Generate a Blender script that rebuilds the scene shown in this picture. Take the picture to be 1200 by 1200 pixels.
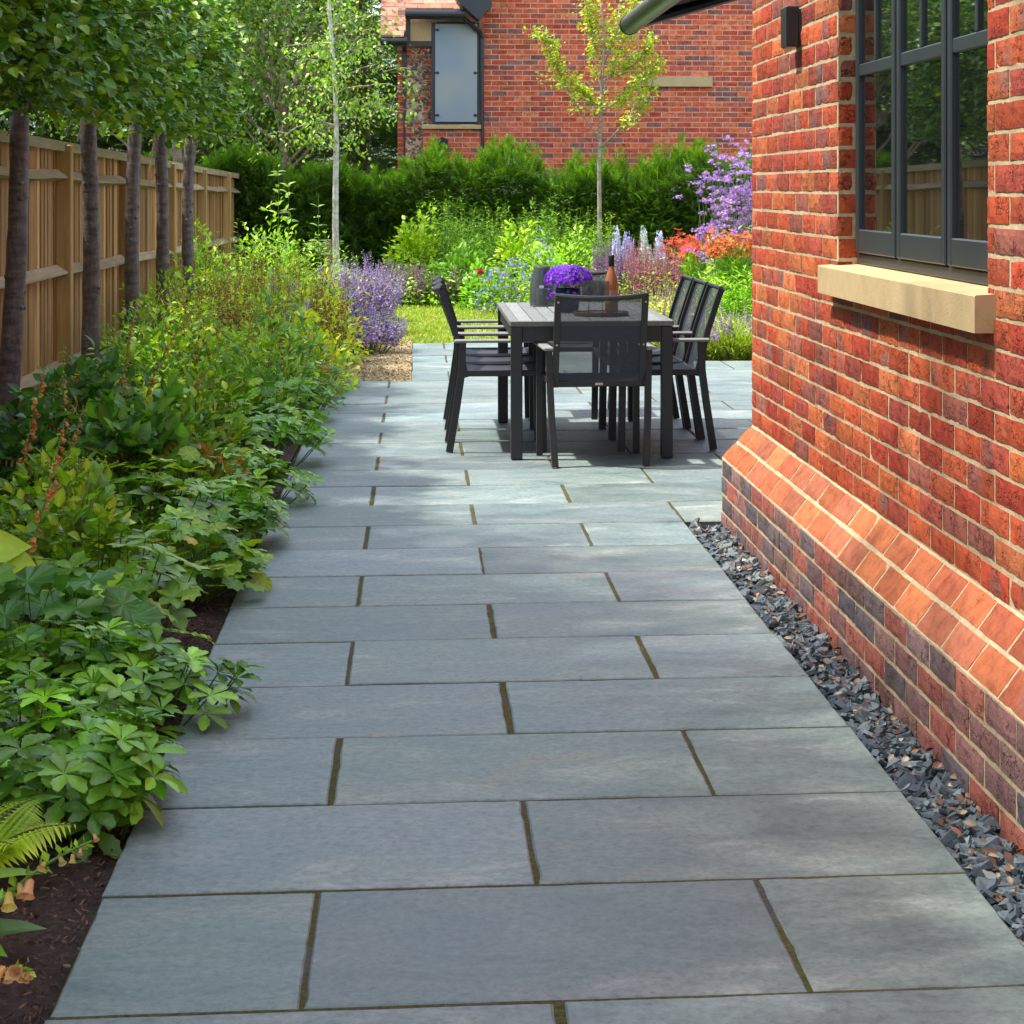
import bpy, math, random
import numpy as np
from mathutils import Vector
PI = math.pi
R = math.radians
rng = np.random.default_rng(11)
random.seed(7)
for o in list(bpy.data.objects): bpy.data.objects.remove(o)
S = bpy.context.scene
COL = S.collection

# ------------------------------------------------------------------ camera, sky, sun
F = 2450.0; H = 1.41; PX = 700.0; HY = 220.0
A = math.atan((PX - 488.0) / F); SA, CA = math.sin(A), math.cos(A)
cam_d = bpy.data.cameras.new('camera'); cam = bpy.data.objects.new('camera', cam_d); COL.objects.link(cam)
cam.location = (0, 0, H)
cam.rotation_euler = (R(90), 0, -A)
cam_d.sensor_width = 36; cam_d.lens = F / 1200 * 36
cam_d.shift_x = (600 - PX) / 1200; cam_d.shift_y = (HY - 600) / 1200
cam_d.clip_end = 500; cam_d.clip_start = 0.05
S.camera = cam
world = bpy.data.worlds.new('World'); S.world = world; world.use_nodes = True
wn = world.node_tree.nodes; wl = world.node_tree.links
sky = wn.new('ShaderNodeTexSky'); sky.sky_type = 'NISHITA'; sky.sun_disc = False
SUN_EL, SUN_AZ = 62.0, -86.0          # azimuth from +Y towards +X
sky.sun_elevation = R(SUN_EL); sky.sun_rotation = R(SUN_AZ)
sky.air_density = 1.0; sky.dust_density = 1.6; sky.ozone_density = 1.0
bg = wn['Background']; bg.inputs['Strength'].default_value = 0.15
hs = wn.new('ShaderNodeHueSaturation'); hs.inputs['Saturation'].default_value = 0.6
wl.new(sky.outputs[0], hs.inputs['Color']); wl.new(hs.outputs[0], bg.inputs[0])
sun_d = bpy.data.lights.new('sun', 'SUN'); sun_d.energy = 2.3; sun_d.angle = R(1.6); sun_d.color = (1.0, 0.95, 0.86)
sun = bpy.data.objects.new('sun', sun_d); COL.objects.link(sun)
sdir = Vector((math.sin(R(SUN_AZ)) * math.cos(R(SUN_EL)), math.cos(R(SUN_AZ)) * math.cos(R(SUN_EL)), math.sin(R(SUN_EL))))
sun.rotation_euler = sdir.to_track_quat('Z', 'Y').to_euler(); sun.location = (-20, 10, 30)
S.view_settings.view_transform = 'Standard'; S.view_settings.look = 'None'
S.view_settings.exposure = 1.66; S.view_settings.gamma = 1
S.cycles.max_bounces = 6; S.cycles.diffuse_bounces = 3; S.cycles.glossy_bounces = 3
S.cycles.transparent_max_bounces = 8; S.cycles.transmission_bounces = 5
S.cycles.sample_clamp_indirect = 6

def W(px, py, z=0.0):
    Z = F * (H - z) / (py - HY); u = (px - PX) / F
    return Z * (SA + u * CA), Z * (CA - u * SA)
def atY(px, Y):
    k = (px - 488.0) / F
    return k * CA * CA * Y / (1 - k * CA * SA)
def zAt(py, X, Y):                      # height of the point seen at pixel row py
    return H - (py - HY) / F * (X * SA + Y * CA)

# ------------------------------------------------------------------ materials
def new_mat(name):
    m = bpy.data.materials.new(name); m.use_nodes = True
    nt = m.node_tree
    return m, nt, nt.nodes, nt.links, nt.nodes['Principled BSDF']
def N(nt, kind, **kw):
    n = nt.nodes.new('ShaderNode' + kind)
    for k, v in kw.items():
        if k.startswith('i_'):
            key = k[2:].replace('_', ' ')
            n.inputs[key if key in n.inputs else int(key)].default_value = v
        else: setattr(n, k, v)
    return n
def noise(nt, scale, detail=4, rough=0.6, vec=None, dist=0.0):
    n = nt.nodes.new('ShaderNodeTexNoise'); n.inputs['Scale'].default_value = scale
    n.inputs['Detail'].default_value = detail; n.inputs['Roughness'].default_value = rough
    n.inputs['Distortion'].default_value = dist
    if vec is not None: nt.links.new(vec, n.inputs['Vector'])
    return n
def ramp(nt, fac, stops):
    n = nt.nodes.new('ShaderNodeValToRGB'); e = n.color_ramp.elements
    while len(e) < len(stops): e.new(0.5)
    for i, (p, c) in enumerate(stops):
        e[i].position = p; e[i].color = (*c, 1) if len(c) == 3 else c
    nt.links.new(fac, n.inputs[0]); return n
def mixc(nt, a, b, fac, mode='MIX'):
    n = nt.nodes.new('ShaderNodeMix'); n.data_type = 'RGBA'; n.blend_type = mode
    for s, v in ((0, fac), (6, a), (7, b)):
        if isinstance(v, (int, float)): n.inputs[s].default_value = v
        elif isinstance(v, tuple): n.inputs[s].default_value = (*v, 1)
        else: nt.links.new(v, n.inputs[s])
    return n.outputs[2]
def coord(nt, scale=None):
    t = nt.nodes.new('ShaderNodeTexCoord')
    if scale is None: return t.outputs['Object']
    mp = nt.nodes.new('ShaderNodeMapping'); mp.inputs['Scale'].default_value = scale
    nt.links.new(t.outputs['Object'], mp.inputs[0]); return mp.outputs[0]
def bump(nt, bsdf, height, dist, strength=1.0):
    b = nt.nodes.new('ShaderNodeBump'); b.inputs['Distance'].default_value = dist; b.inputs['Strength'].default_value = strength
    nt.links.new(height, b.inputs['Height']); nt.links.new(b.outputs[0], bsdf.inputs['Normal']); return b
def attr(nt): 
    n = nt.nodes.new('ShaderNodeAttribute'); n.attribute_name = 'Col'; return n.outputs['Color']

def leaf_mat(name, rough=0.42, trans=0.32, spec=0.5, lo=(1.3, 1.35, 0.62), hi=(2.2, 2.1, 0.95), tc_=(1.25, 1.35, 0.45)):
    m, nt, ns, ls, b = new_mat(name)
    c = attr(nt); co = coord(nt)
    n1 = noise(nt, 9.0, 2, 0.6, co)
    var = ramp(nt, n1.outputs[0], [(0.3, lo), (0.7, hi)])
    cc = mixc(nt, c, var.outputs[0], 1.0, 'MULTIPLY')
    ls.new(cc, b.inputs['Base Color']); b.inputs['Roughness'].default_value = rough
    b.inputs['Specular IOR Level'].default_value = spec
    t = ns.new('ShaderNodeBsdfTranslucent')
    tc = mixc(nt, cc, tc_, 1.0, 'MULTIPLY'); ls.new(tc, t.inputs[0])
    mx = ns.new('ShaderNodeMixShader'); mx.inputs[0].default_value = trans
    ls.new(b.outputs[0], mx.inputs[1]); ls.new(t.outputs[0], mx.inputs[2])
    nb_ = noise(nt, 70, 3, 0.6, co); bump(nt, b, nb_.outputs[0], 0.004, 0.6)
    ls.new(mx.outputs[0], ns['Material Output'].inputs[0]); return m
def flat_mat(name, col, rough=0.5, metal=0.0, spec=0.5, nscale=0, namt=0.15, bscale=0, bd=0.001, cscale=None):
    m, nt, ns, ls, b = new_mat(name)
    b.inputs['Base Color'].default_value = (*col, 1); b.inputs['Roughness'].default_value = rough
    b.inputs['Metallic'].default_value = metal; b.inputs['Specular IOR Level'].default_value = spec
    co = coord(nt, cscale)
    if nscale:
        n1 = noise(nt, nscale, 5, 0.6, co)
        r = ramp(nt, n1.outputs[0], [(0.25, tuple(c * (1 - namt) for c in col)), (0.75, tuple(c * (1 + namt) for c in col))])
        ls.new(r.outputs[0], b.inputs['Base Color'])
    if bscale:
        n2 = noise(nt, bscale, 4, 0.6, co); bump(nt, b, n2.outputs[0], bd)
    return m
M = {}
M['leaf'] = leaf_mat('leaf')
M['gloss_leaf'] = leaf_mat('gloss_leaf', 0.36, 0.22, 0.45)
M['petal'] = leaf_mat('petal', 0.6, 0.25, 0.2, (0.85, 0.85, 0.85), (1.2, 1.2, 1.2), (1.1, 1.1, 1.1))

# brick with a colour of its own per brick
def brick_mat(name='brick', gate_lo=.5, bd=.004):
    m, nt, ns, ls, b = new_mat(name); co = coord(nt); c = attr(nt)
    n1 = noise(nt, 22, 5, 0.65, co); n2 = noise(nt, 140, 4, 0.7, co); n3 = noise(nt, 5, 3, 0.6, co)
    v1 = ramp(nt, n1.outputs[0], [(0.3, (0.68, 0.60, 0.62)), (0.5, (1, 1, 1)), (0.72, (1.15, 1.16, 1.1))])
    c1 = mixc(nt, c, v1.outputs[0], 1.0, 'MULTIPLY')
    v2 = ramp(nt, n2.outputs[0], [(0.28, (0.6, 0.6, 0.62)), (0.5, (1, 1, 1))])
    c2 = mixc(nt, c1, v2.outputs[0], 0.7, 'MULTIPLY')
    m3 = ramp(nt, n3.outputs[0], [(0.6, (0, 0, 0)), (0.75, (0.2, 0.2, 0.2))])
    c3 = mixc(nt, c2, (0.45, 0.27, 0.2), m3.outputs[0])
    # pits and creases of the handmade face
    mp = ns.new('ShaderNodeMapping'); mp.inputs['Scale'].default_value = (1, 1, 1.6); ls.new(co, mp.inputs[0])
    vo = N(nt, 'TexVoronoi'); vo.feature = 'DISTANCE_TO_EDGE'; vo.inputs['Scale'].default_value = 34
    nd = noise(nt, 18, 3, 0.6, co)
    ad = ns.new('ShaderNodeVectorMath'); ad.operation = 'ADD'; sc = ns.new('ShaderNodeVectorMath'); sc.operation = 'SCALE'; sc.inputs['Scale'].default_value = 0.09
    ls.new(nd.outputs['Color'], sc.inputs[0]); ls.new(mp.outputs[0], ad.inputs[0]); ls.new(sc.outputs[0], ad.inputs[1]); ls.new(ad.outputs[0], vo.inputs['Vector'])
    cr = ramp(nt, vo.outputs['Distance'], [(0.0, (0, 0, 0)), (0.085, (1, 1, 1))])
    gate = ramp(nt, noise(nt, 16, 3, 0.6, co).outputs[0], [(gate_lo, (1, 1, 1)), (gate_lo + .1, (0, 0, 0))])
    crg = ns.new('ShaderNodeMath'); crg.operation = 'MAXIMUM'; ls.new(cr.outputs[0], crg.inputs[0]); ls.new(gate.outputs[0], crg.inputs[1])
    c4 = mixc(nt, mixc(nt, c3, (0.25, 0.2, 0.2), 0.95, 'MULTIPLY'), c3, crg.outputs[0])
    ls.new(c4, b.inputs['Base Color']); b.inputs['Roughness'].default_value = 0.85; b.inputs['Specular IOR Level'].default_value = 0.25
    h1 = ns.new('ShaderNodeMath'); h1.operation = 'MULTIPLY_ADD'; h1.inputs[1].default_value = 0.8
    ls.new(n1.outputs[0], h1.inputs[0]); ls.new(crg.outputs[0], h1.inputs[2])
    h2 = ns.new('ShaderNodeMath'); h2.operation = 'MULTIPLY_ADD'; h2.inputs[1].default_value = 0.8
    ls.new(n2.outputs[0], h2.inputs[0]); ls.new(h1.outputs[0], h2.inputs[2])
    bump(nt, b, h2.outputs[0], bd, 0.9)
    return m
M['brick'] = brick_mat(); M['smooth_brick'] = brick_mat('smooth_brick', .63, .0022)
def mortar_mat(name, col):
    m, nt, ns, ls, b = new_mat(name); co = coord(nt)
    n1 = noise(nt, 60, 6, 0.7, co); n2 = noise(nt, 6, 3, 0.6, co)
    r = ramp(nt, n1.outputs[0], [(0.25, tuple(c * 0.7 for c in col)), (0.65, tuple(c * 1.08 for c in col))])
    r2 = ramp(nt, n2.outputs[0], [(0.3, (0.75, 0.74, 0.72)), (0.6, (1.05, 1.05, 1.05))])
    ls.new(mixc(nt, r.outputs[0], r2.outputs[0], 1.0, 'MULTIPLY'), b.inputs['Base Color']); b.inputs['Roughness'].default_value = 0.95
    b.inputs['Specular IOR Level'].default_value = 0.15
    bump(nt, b, n1.outputs[0], 0.004, 1.0); return m
M['mortar'] = mortar_mat('lime_mortar', (0.57, 0.455, 0.28))
M['far_mortar'] = mortar_mat('far_mortar', (0.72, 0.52, 0.38))

def slab_mat():
    m, nt, ns, ls, b = new_mat('limestone_slab'); c = attr(nt)
    co = coord(nt); cs = coord(nt, (1.0, 1.9, 1.0))
    def shifted(v):
        sc_ = ns.new('ShaderNodeVectorMath'); sc_.operation = 'MULTIPLY_ADD'; sc_.inputs[1].default_value = (60, 90, 40); ls.new(c, sc_.inputs[0]); ls.new(v, sc_.inputs[2]); return sc_.outputs[0]
    cs_, co_ = shifted(cs), shifted(co)
    n1 = noise(nt, 2.4, 8, 0.68, cs_, 0.7); n2 = noise(nt, 48, 7, 0.78, co_); n3 = noise(nt, 1.5, 4, 0.55, co_); n4 = noise(nt, 3.4, 5, 0.65, co_, 0.8)
    base = ramp(nt, n1.outputs[0], [(0.30, (0.108, 0.150, 0.152)), (0.44, (0.165, 0.218, 0.215)), (0.56, (0.212, 0.256, 0.247)), (0.70, (0.345, 0.375, 0.358))])
    lil = ramp(nt, n3.outputs[0], [(0.5, (0, 0, 0)), (0.68, (0.45, 0.45, 0.45))])
    c1 = mixc(nt, base.outputs[0], (0.158, 0.205, 0.228), lil.outputs[0])
    och = ramp(nt, n4.outputs[0], [(0.62, (0, 0, 0)), (0.74, (0.5, 0.5, 0.5))])
    c2 = mixc(nt, c1, (0.30, 0.235, 0.16), och.outputs[0])
    sp = ramp(nt, n2.outputs[0], [(0.3, (0.62, 0.62, 0.62)), (0.5, (1, 1, 1)), (0.7, (1.3, 1.3, 1.3))])
    c3 = mixc(nt, mixc(nt, c2, sp.outputs[0], 1.0, 'MULTIPLY'), c, 1.0, 'MULTIPLY')
    # small dark pores
    vo = N(nt, 'TexVoronoi'); vo.inputs['Scale'].default_value = 26; ls.new(co, vo.inputs['Vector'])
    po = ramp(nt, vo.outputs['Distance'], [(0.03, (0.55, 0.55, 0.5)), (0.07, (1, 1, 1))])
    ls.new(mixc(nt, c3, po.outputs[0], 0.6, 'MULTIPLY'), b.inputs['Base Color'])
    rr = ramp(nt, n1.outputs[0], [(0.3, (0.42,) * 3), (0.7, (0.62,) * 3)]); ls.new(rr.outputs[0], b.inputs['Roughness'])
    b.inputs['Specular IOR Level'].default_value = 0.5
    hh = ns.new('ShaderNodeMath'); hh.operation = 'MULTIPLY_ADD'; hh.inputs[1].default_value = 0.12; ls.new(n2.outputs[0], hh.inputs[0]); ls.new(n1.outputs[0], hh.inputs[2])
    bump(nt, b, hh.outputs[0], 0.008, 0.75); return m
M['slab'] = slab_mat()
def moss_mat():
    m, nt, ns, ls, b = new_mat('moss_joint'); co = coord(nt)
    n1 = noise(nt, 90, 4, 0.7, co); n2 = noise(nt, 3.5, 4, 0.6, co)
    r1 = ramp(nt, n1.outputs[0], [(0.3, (0.022, 0.024, 0.006)), (0.7, (0.13, 0.115, 0.022))])
    r3 = ramp(nt, n1.outputs[0], [(0.3, (0.05, 0.05, 0.045)), (0.7, (0.12, 0.11, 0.095))])
    r2 = ramp(nt, n2.outputs[0], [(0.54, (0, 0, 0)), (0.64, (1, 1, 1))])
    ls.new(mixc(nt, r1.outputs[0], r3.outputs[0], r2.outputs[0]), b.inputs['Base Color']); b.inputs['Roughness'].default_value = 0.95
    bump(nt, b, n1.outputs[0], 0.006); return m
M['moss'] = moss_mat()
def soil_mat():
    m, nt, ns, ls, b = new_mat('bark_mulch'); co = coord(nt)
    n1 = noise(nt, 45, 6, 0.75, co); n2 = noise(nt, 2, 3, 0.6, co)
    r1 = ramp(nt, n1.outputs[0], [(0.3, (0.02, 0.012, 0.009)), (0.52, (0.075, 0.042, 0.03)), (0.75, (0.2, 0.125, 0.085))])
    r2 = ramp(nt, n2.outputs[0], [(0.3, (0.7, 0.7, 0.7)), (0.7, (1.1, 1.1, 1.1))])
    ls.new(mixc(nt, r1.outputs[0], r2.outputs[0], 1.0, 'MULTIPLY'), b.inputs['Base Color']); b.inputs['Roughness'].default_value = 0.95
    bump(nt, b, n1.outputs[0], 0.02); return m
M['soil'] = soil_mat()
def lawn_mat():
    m, nt, ns, ls, b = new_mat('lawn'); co = coord(nt, (0.5, 1.6, 1)); cf = coord(nt)
    n1 = noise(nt, 1.6, 5, 0.6, co); n2 = noise(nt, 60, 3, 0.7, cf)
    r1 = ramp(nt, n1.outputs[0], [(0.32, (0.09, 0.17, 0.02)), (0.5, (0.15, 0.23, 0.03)), (0.7, (0.30, 0.31, 0.08))])
    r2 = ramp(nt, n2.outputs[0], [(0.3, (0.6, 0.6, 0.6)), (0.7, (1.25, 1.25, 1.25))])
    ls.new(mixc(nt, r1.outputs[0], r2.outputs[0], 1.0, 'MULTIPLY'), b.inputs['Base Color']); b.inputs['Roughness'].default_value = 0.9
    bump(nt, b, n2.outputs[0], 0.03); return m
M['lawn'] = lawn_mat()
M['terrain'] = flat_mat('rough_ground', (0.07, 0.09, 0.03), 0.95, nscale=0.8, namt=0.5)
def gravel_mat():
    m, nt, ns, ls, b = new_mat('golden_gravel'); co = coord(nt)
    vo = N(nt, 'TexVoronoi'); vo.inputs['Scale'].default_value = 42; ls.new(co, vo.inputs['Vector'])
    r1 = ramp(nt, vo.outputs['Color'], [(0.0, (0.4, 0.28, 0.12)), (0.5, (0.66, 0.5, 0.24)), (1.0, (0.8, 0.68, 0.42))])
    d = ramp(nt, vo.outputs['Distance'], [(0.2, (1, 1, 1)), (0.75, (0.3, 0.3, 0.3))])
    ls.new(mixc(nt, r1.outputs[0], d.outputs[0], 1.0, 'MULTIPLY'), b.inputs['Base Color']); b.inputs['Roughness'].default_value = 0.9
    iv = ns.new('ShaderNodeMath'); iv.operation = 'SUBTRACT'; iv.inputs[0].default_value = 1; ls.new(vo.outputs['Distance'], iv.inputs[1]); bump(nt, b, iv.outputs[0], 0.02); return m
M['gravel'] = gravel_mat()
def attr_mat(name, rough=0.7, nscale=30, namt=0.3, bd=0.002, cscale=None, spec=0.4):
    m, nt, ns, ls, b = new_mat(name); c = attr(nt); co = coord(nt, cscale)
    n1 = noise(nt, nscale, 5, 0.65, co)
    r = ramp(nt, n1.outputs[0], [(0.28, (1 - namt,) * 3), (0.72, (1 + namt,) * 3)])
    ls.new(mixc(nt, c, r.outputs[0], 1.0, 'MULTIPLY'), b.inputs['Base Color']); b.inputs['Roughness'].default_value = rough
    b.inputs['Specular IOR Level'].default_value = spec
    bump(nt, b, n1.outputs[0], bd); return m
M['slate'] = attr_mat('slate_shard', 0.5, 30, 0.25, 0.003)
M['chip'] = attr_mat('bark_chip', 0.9, 40, 0.3, 0.002)
M['fence'] = attr_mat('fence_timber', 0.8, 30, 0.28, 0.002, (1, 1, 0.08))
M['rail'] = attr_mat('rail_timber', 0.8, 30, 0.28, 0.002, (1, 0.08, 1))
M['stem'] = attr_mat('stem', 0.7, 60, 0.2, 0.001)
M['flint'] = attr_mat('flint', 0.6, 20, 0.35, 0.01)
def bark_mat(name, c0, c1, ring=26, rough=0.7):
    m, nt, ns, ls, b = new_mat(name); co = coord(nt, (1, 1, 0.25)); cr = coord(nt, (0.35, 0.35, 1))
    n1 = noise(nt, 60, 5, 0.65, co); n2 = noise(nt, ring, 4, 0.6, cr)
    r1 = ramp(nt, n2.outputs[0], [(0.35, c0), (0.65, c1)])
    r2 = ramp(nt, n1.outputs[0], [(0.3, (0.65,) * 3), (0.7, (1.3,) * 3)])
    ls.new(mixc(nt, r1.outputs[0], r2.outputs[0], 1.0, 'MULTIPLY'), b.inputs['Base Color']); b.inputs['Roughness'].default_value = rough
    h = ns.new('ShaderNodeMath'); h.operation = 'ADD'; ls.new(n1.outputs[0], h.inputs[0]); ls.new(n2.outputs[0], h.inputs[1])
    bump(nt, b, h.outputs[0], 0.006); return m
M['bark'] = bark_mat('cherry_bark', (0.07, 0.05, 0.045), (0.17, 0.13, 0.12), 30, 0.5)
M['birch'] = bark_mat('birch_bark', (0.42, 0.38, 0.32), (0.72, 0.70, 0.66), 14)
M['pale_bark'] = bark_mat('pale_bark', (0.24, 0.19, 0.14), (0.40, 0.34, 0.26), 16)
M['dark_bark'] = bark_mat('dark_bark', (0.05, 0.035, 0.025), (0.11, 0.08, 0.06), 10)
M['sill'] = flat_mat('cast_stone', (0.52, 0.385, 0.20), 0.85, nscale=14, namt=0.1, bscale=120, bd=0.0012, spec=0.3)
M['frame'] = flat_mat('anthracite_frame', (0.028, 0.036, 0.044), 0.42, nscale=12, namt=0.08)
M['black'] = flat_mat('black_paint', (0.012, 0.013, 0.016), 0.45)
M['navy_black'] = flat_mat('rainwater_plastic', (0.022, 0.026, 0.036), 0.35, nscale=3, namt=0.2)
M['glass'] = flat_mat('window_glass', (0.006, 0.008, 0.008), 0.015, spec=0.75)
M['alu'] = flat_mat('charcoal_aluminium', (0.022, 0.021, 0.023), 0.45, nscale=30, namt=0.1)
M['screw'] = flat_mat('steel', (0.6, 0.6, 0.6), 0.3, metal=1.0)
M['blue_pot'] = flat_mat('cobalt_glaze', (0.012, 0.018, 0.10), 0.12, nscale=12, namt=0.25)
M['tray'] = flat_mat('walnut', (0.12, 0.055, 0.03), 0.45, nscale=30, namt=0.25, cscale=(8, 1, 1))
M['capsule'] = flat_mat('bottle_capsule', (0.01, 0.008, 0.009), 0.5)
M['copper_bar'] = flat_mat('awning_metal', (0.055, 0.075, 0.075), 0.28, metal=0.6, nscale=6, namt=0.2)
M['awning'] = flat_mat('awning_fabric', (0.02, 0.02, 0.022), 0.9)
M['white'] = flat_mat('white_render', (0.7, 0.7, 0.68), 0.8)
M['timber_panel'] = flat_mat('timber_panel', (0.52, 0.36, 0.2), 0.75, nscale=14, namt=0.15, cscale=(12, 1, 1))
def glassy(name, col, rough, alpha):
    m, nt, ns, ls, b = new_mat(name)
    b.inputs['Base Color'].default_value = (*col, 1); b.inputs['Roughness'].default_value = rough
    t = ns.new('ShaderNodeBsdfTransparent'); t.inputs[0].default_value = (*[0.5 + 0.5 * c for c in col], 1)
    mx = ns.new('ShaderNodeMixShader'); mx.inputs[0].default_value = alpha
    ls.new(t.outputs[0], mx.inputs[1]); ls.new(b.outputs[0], mx.inputs[2]); ls.new(mx.outputs[0], ns['Material Output'].inputs[0]); return m
M['lantern'] = glassy('smoked_glass', (0.20, 0.23, 0.24), 0.05, 0.30)
M['wineglass'] = glassy('clear_glass', (0.32, 0.34, 0.34), 0.03, 0.08)
M['rose_glass'] = glassy('rose_wine_glass', (0.55, 0.20, 0.10), 0.06, 0.6)
def frosted():
    m, nt, ns, ls, b = new_mat('frosted_panel'); co = coord(nt)
    n1 = noise(nt, 0.9, 2, 0.5, co)
    r = ramp(nt, n1.outputs[0], [(0.35, (0.16, 0.24, 0.36)), (0.65, (0.30, 0.33, 0.34))])
    ls.new(r.outputs[0], b.inputs['Base Color']); b.inputs['Roughness'].default_value = 0.28; b.inputs['Specular IOR Level'].default_value = 0.8; return m
M['frosted'] = frosted()
def sling_mat():
    m, nt, ns, ls, b = new_mat('sling_mesh')
    b.inputs['Base Color'].default_value = (0.03, 0.036, 0.055, 1); b.inputs['Roughness'].default_value = 0.55
    co = coord(nt)
    wv = []
    for ax in (0, 2):
        sx = ns.new('ShaderNodeSeparateXYZ'); ls.new(co, sx.inputs[0])
        w = ns.new('ShaderNodeMath'); w.operation = 'MULTIPLY'; w.inputs[1].default_value = 2600; ls.new(sx.outputs[ax], w.inputs[0])
        s = ns.new('ShaderNodeMath'); s.operation = 'SINE'; ls.new(w.outputs[0], s.inputs[0]); wv.append(s)
    a = ns.new('ShaderNodeMath'); a.operation = 'MAXIMUM'; ls.new(wv[0].outputs[0], a.inputs[0]); ls.new(wv[1].outputs[0], a.inputs[1])
    g = ns.new('ShaderNodeMath'); g.operation = 'GREATER_THAN'; g.inputs[1].default_value = -0.12; ls.new(a.outputs[0], g.inputs[0])
    t = ns.new('ShaderNodeBsdfTransparent'); mx = ns.new('ShaderNodeMixShader')
    ls.new(g.outputs[0], mx.inputs[0]); ls.new(t.outputs[0], mx.inputs[1]); ls.new(b.outputs[0], mx.inputs[2]); ls.new(mx.outputs[0], ns['Material Output'].inputs[0]); return m
M['sling'] = sling_mat()
def plank_mat():
    m, nt, ns, ls, b = new_mat('grey_slat'); c = attr(nt); co = coord(nt, (14, 1, 6))
    n1 = noise(nt, 6, 5, 0.7, co)
    r = ramp(nt, n1.outputs[0], [(0.3, (0.72,) * 3), (0.7, (1.2,) * 3)])
    ls.new(mixc(nt, c, r.outputs[0], 1.0, 'MULTIPLY'), b.inputs['Base Color']); b.inputs['Roughness'].default_value = 0.65; bump(nt, b, n1.outputs[0], 0.001); return m
M['plank'] = plank_mat()
def tile_mat():
    return attr_mat('roof_tile', 0.85, 18, 0.2, 0.004)
M['tile'] = tile_mat()

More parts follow.
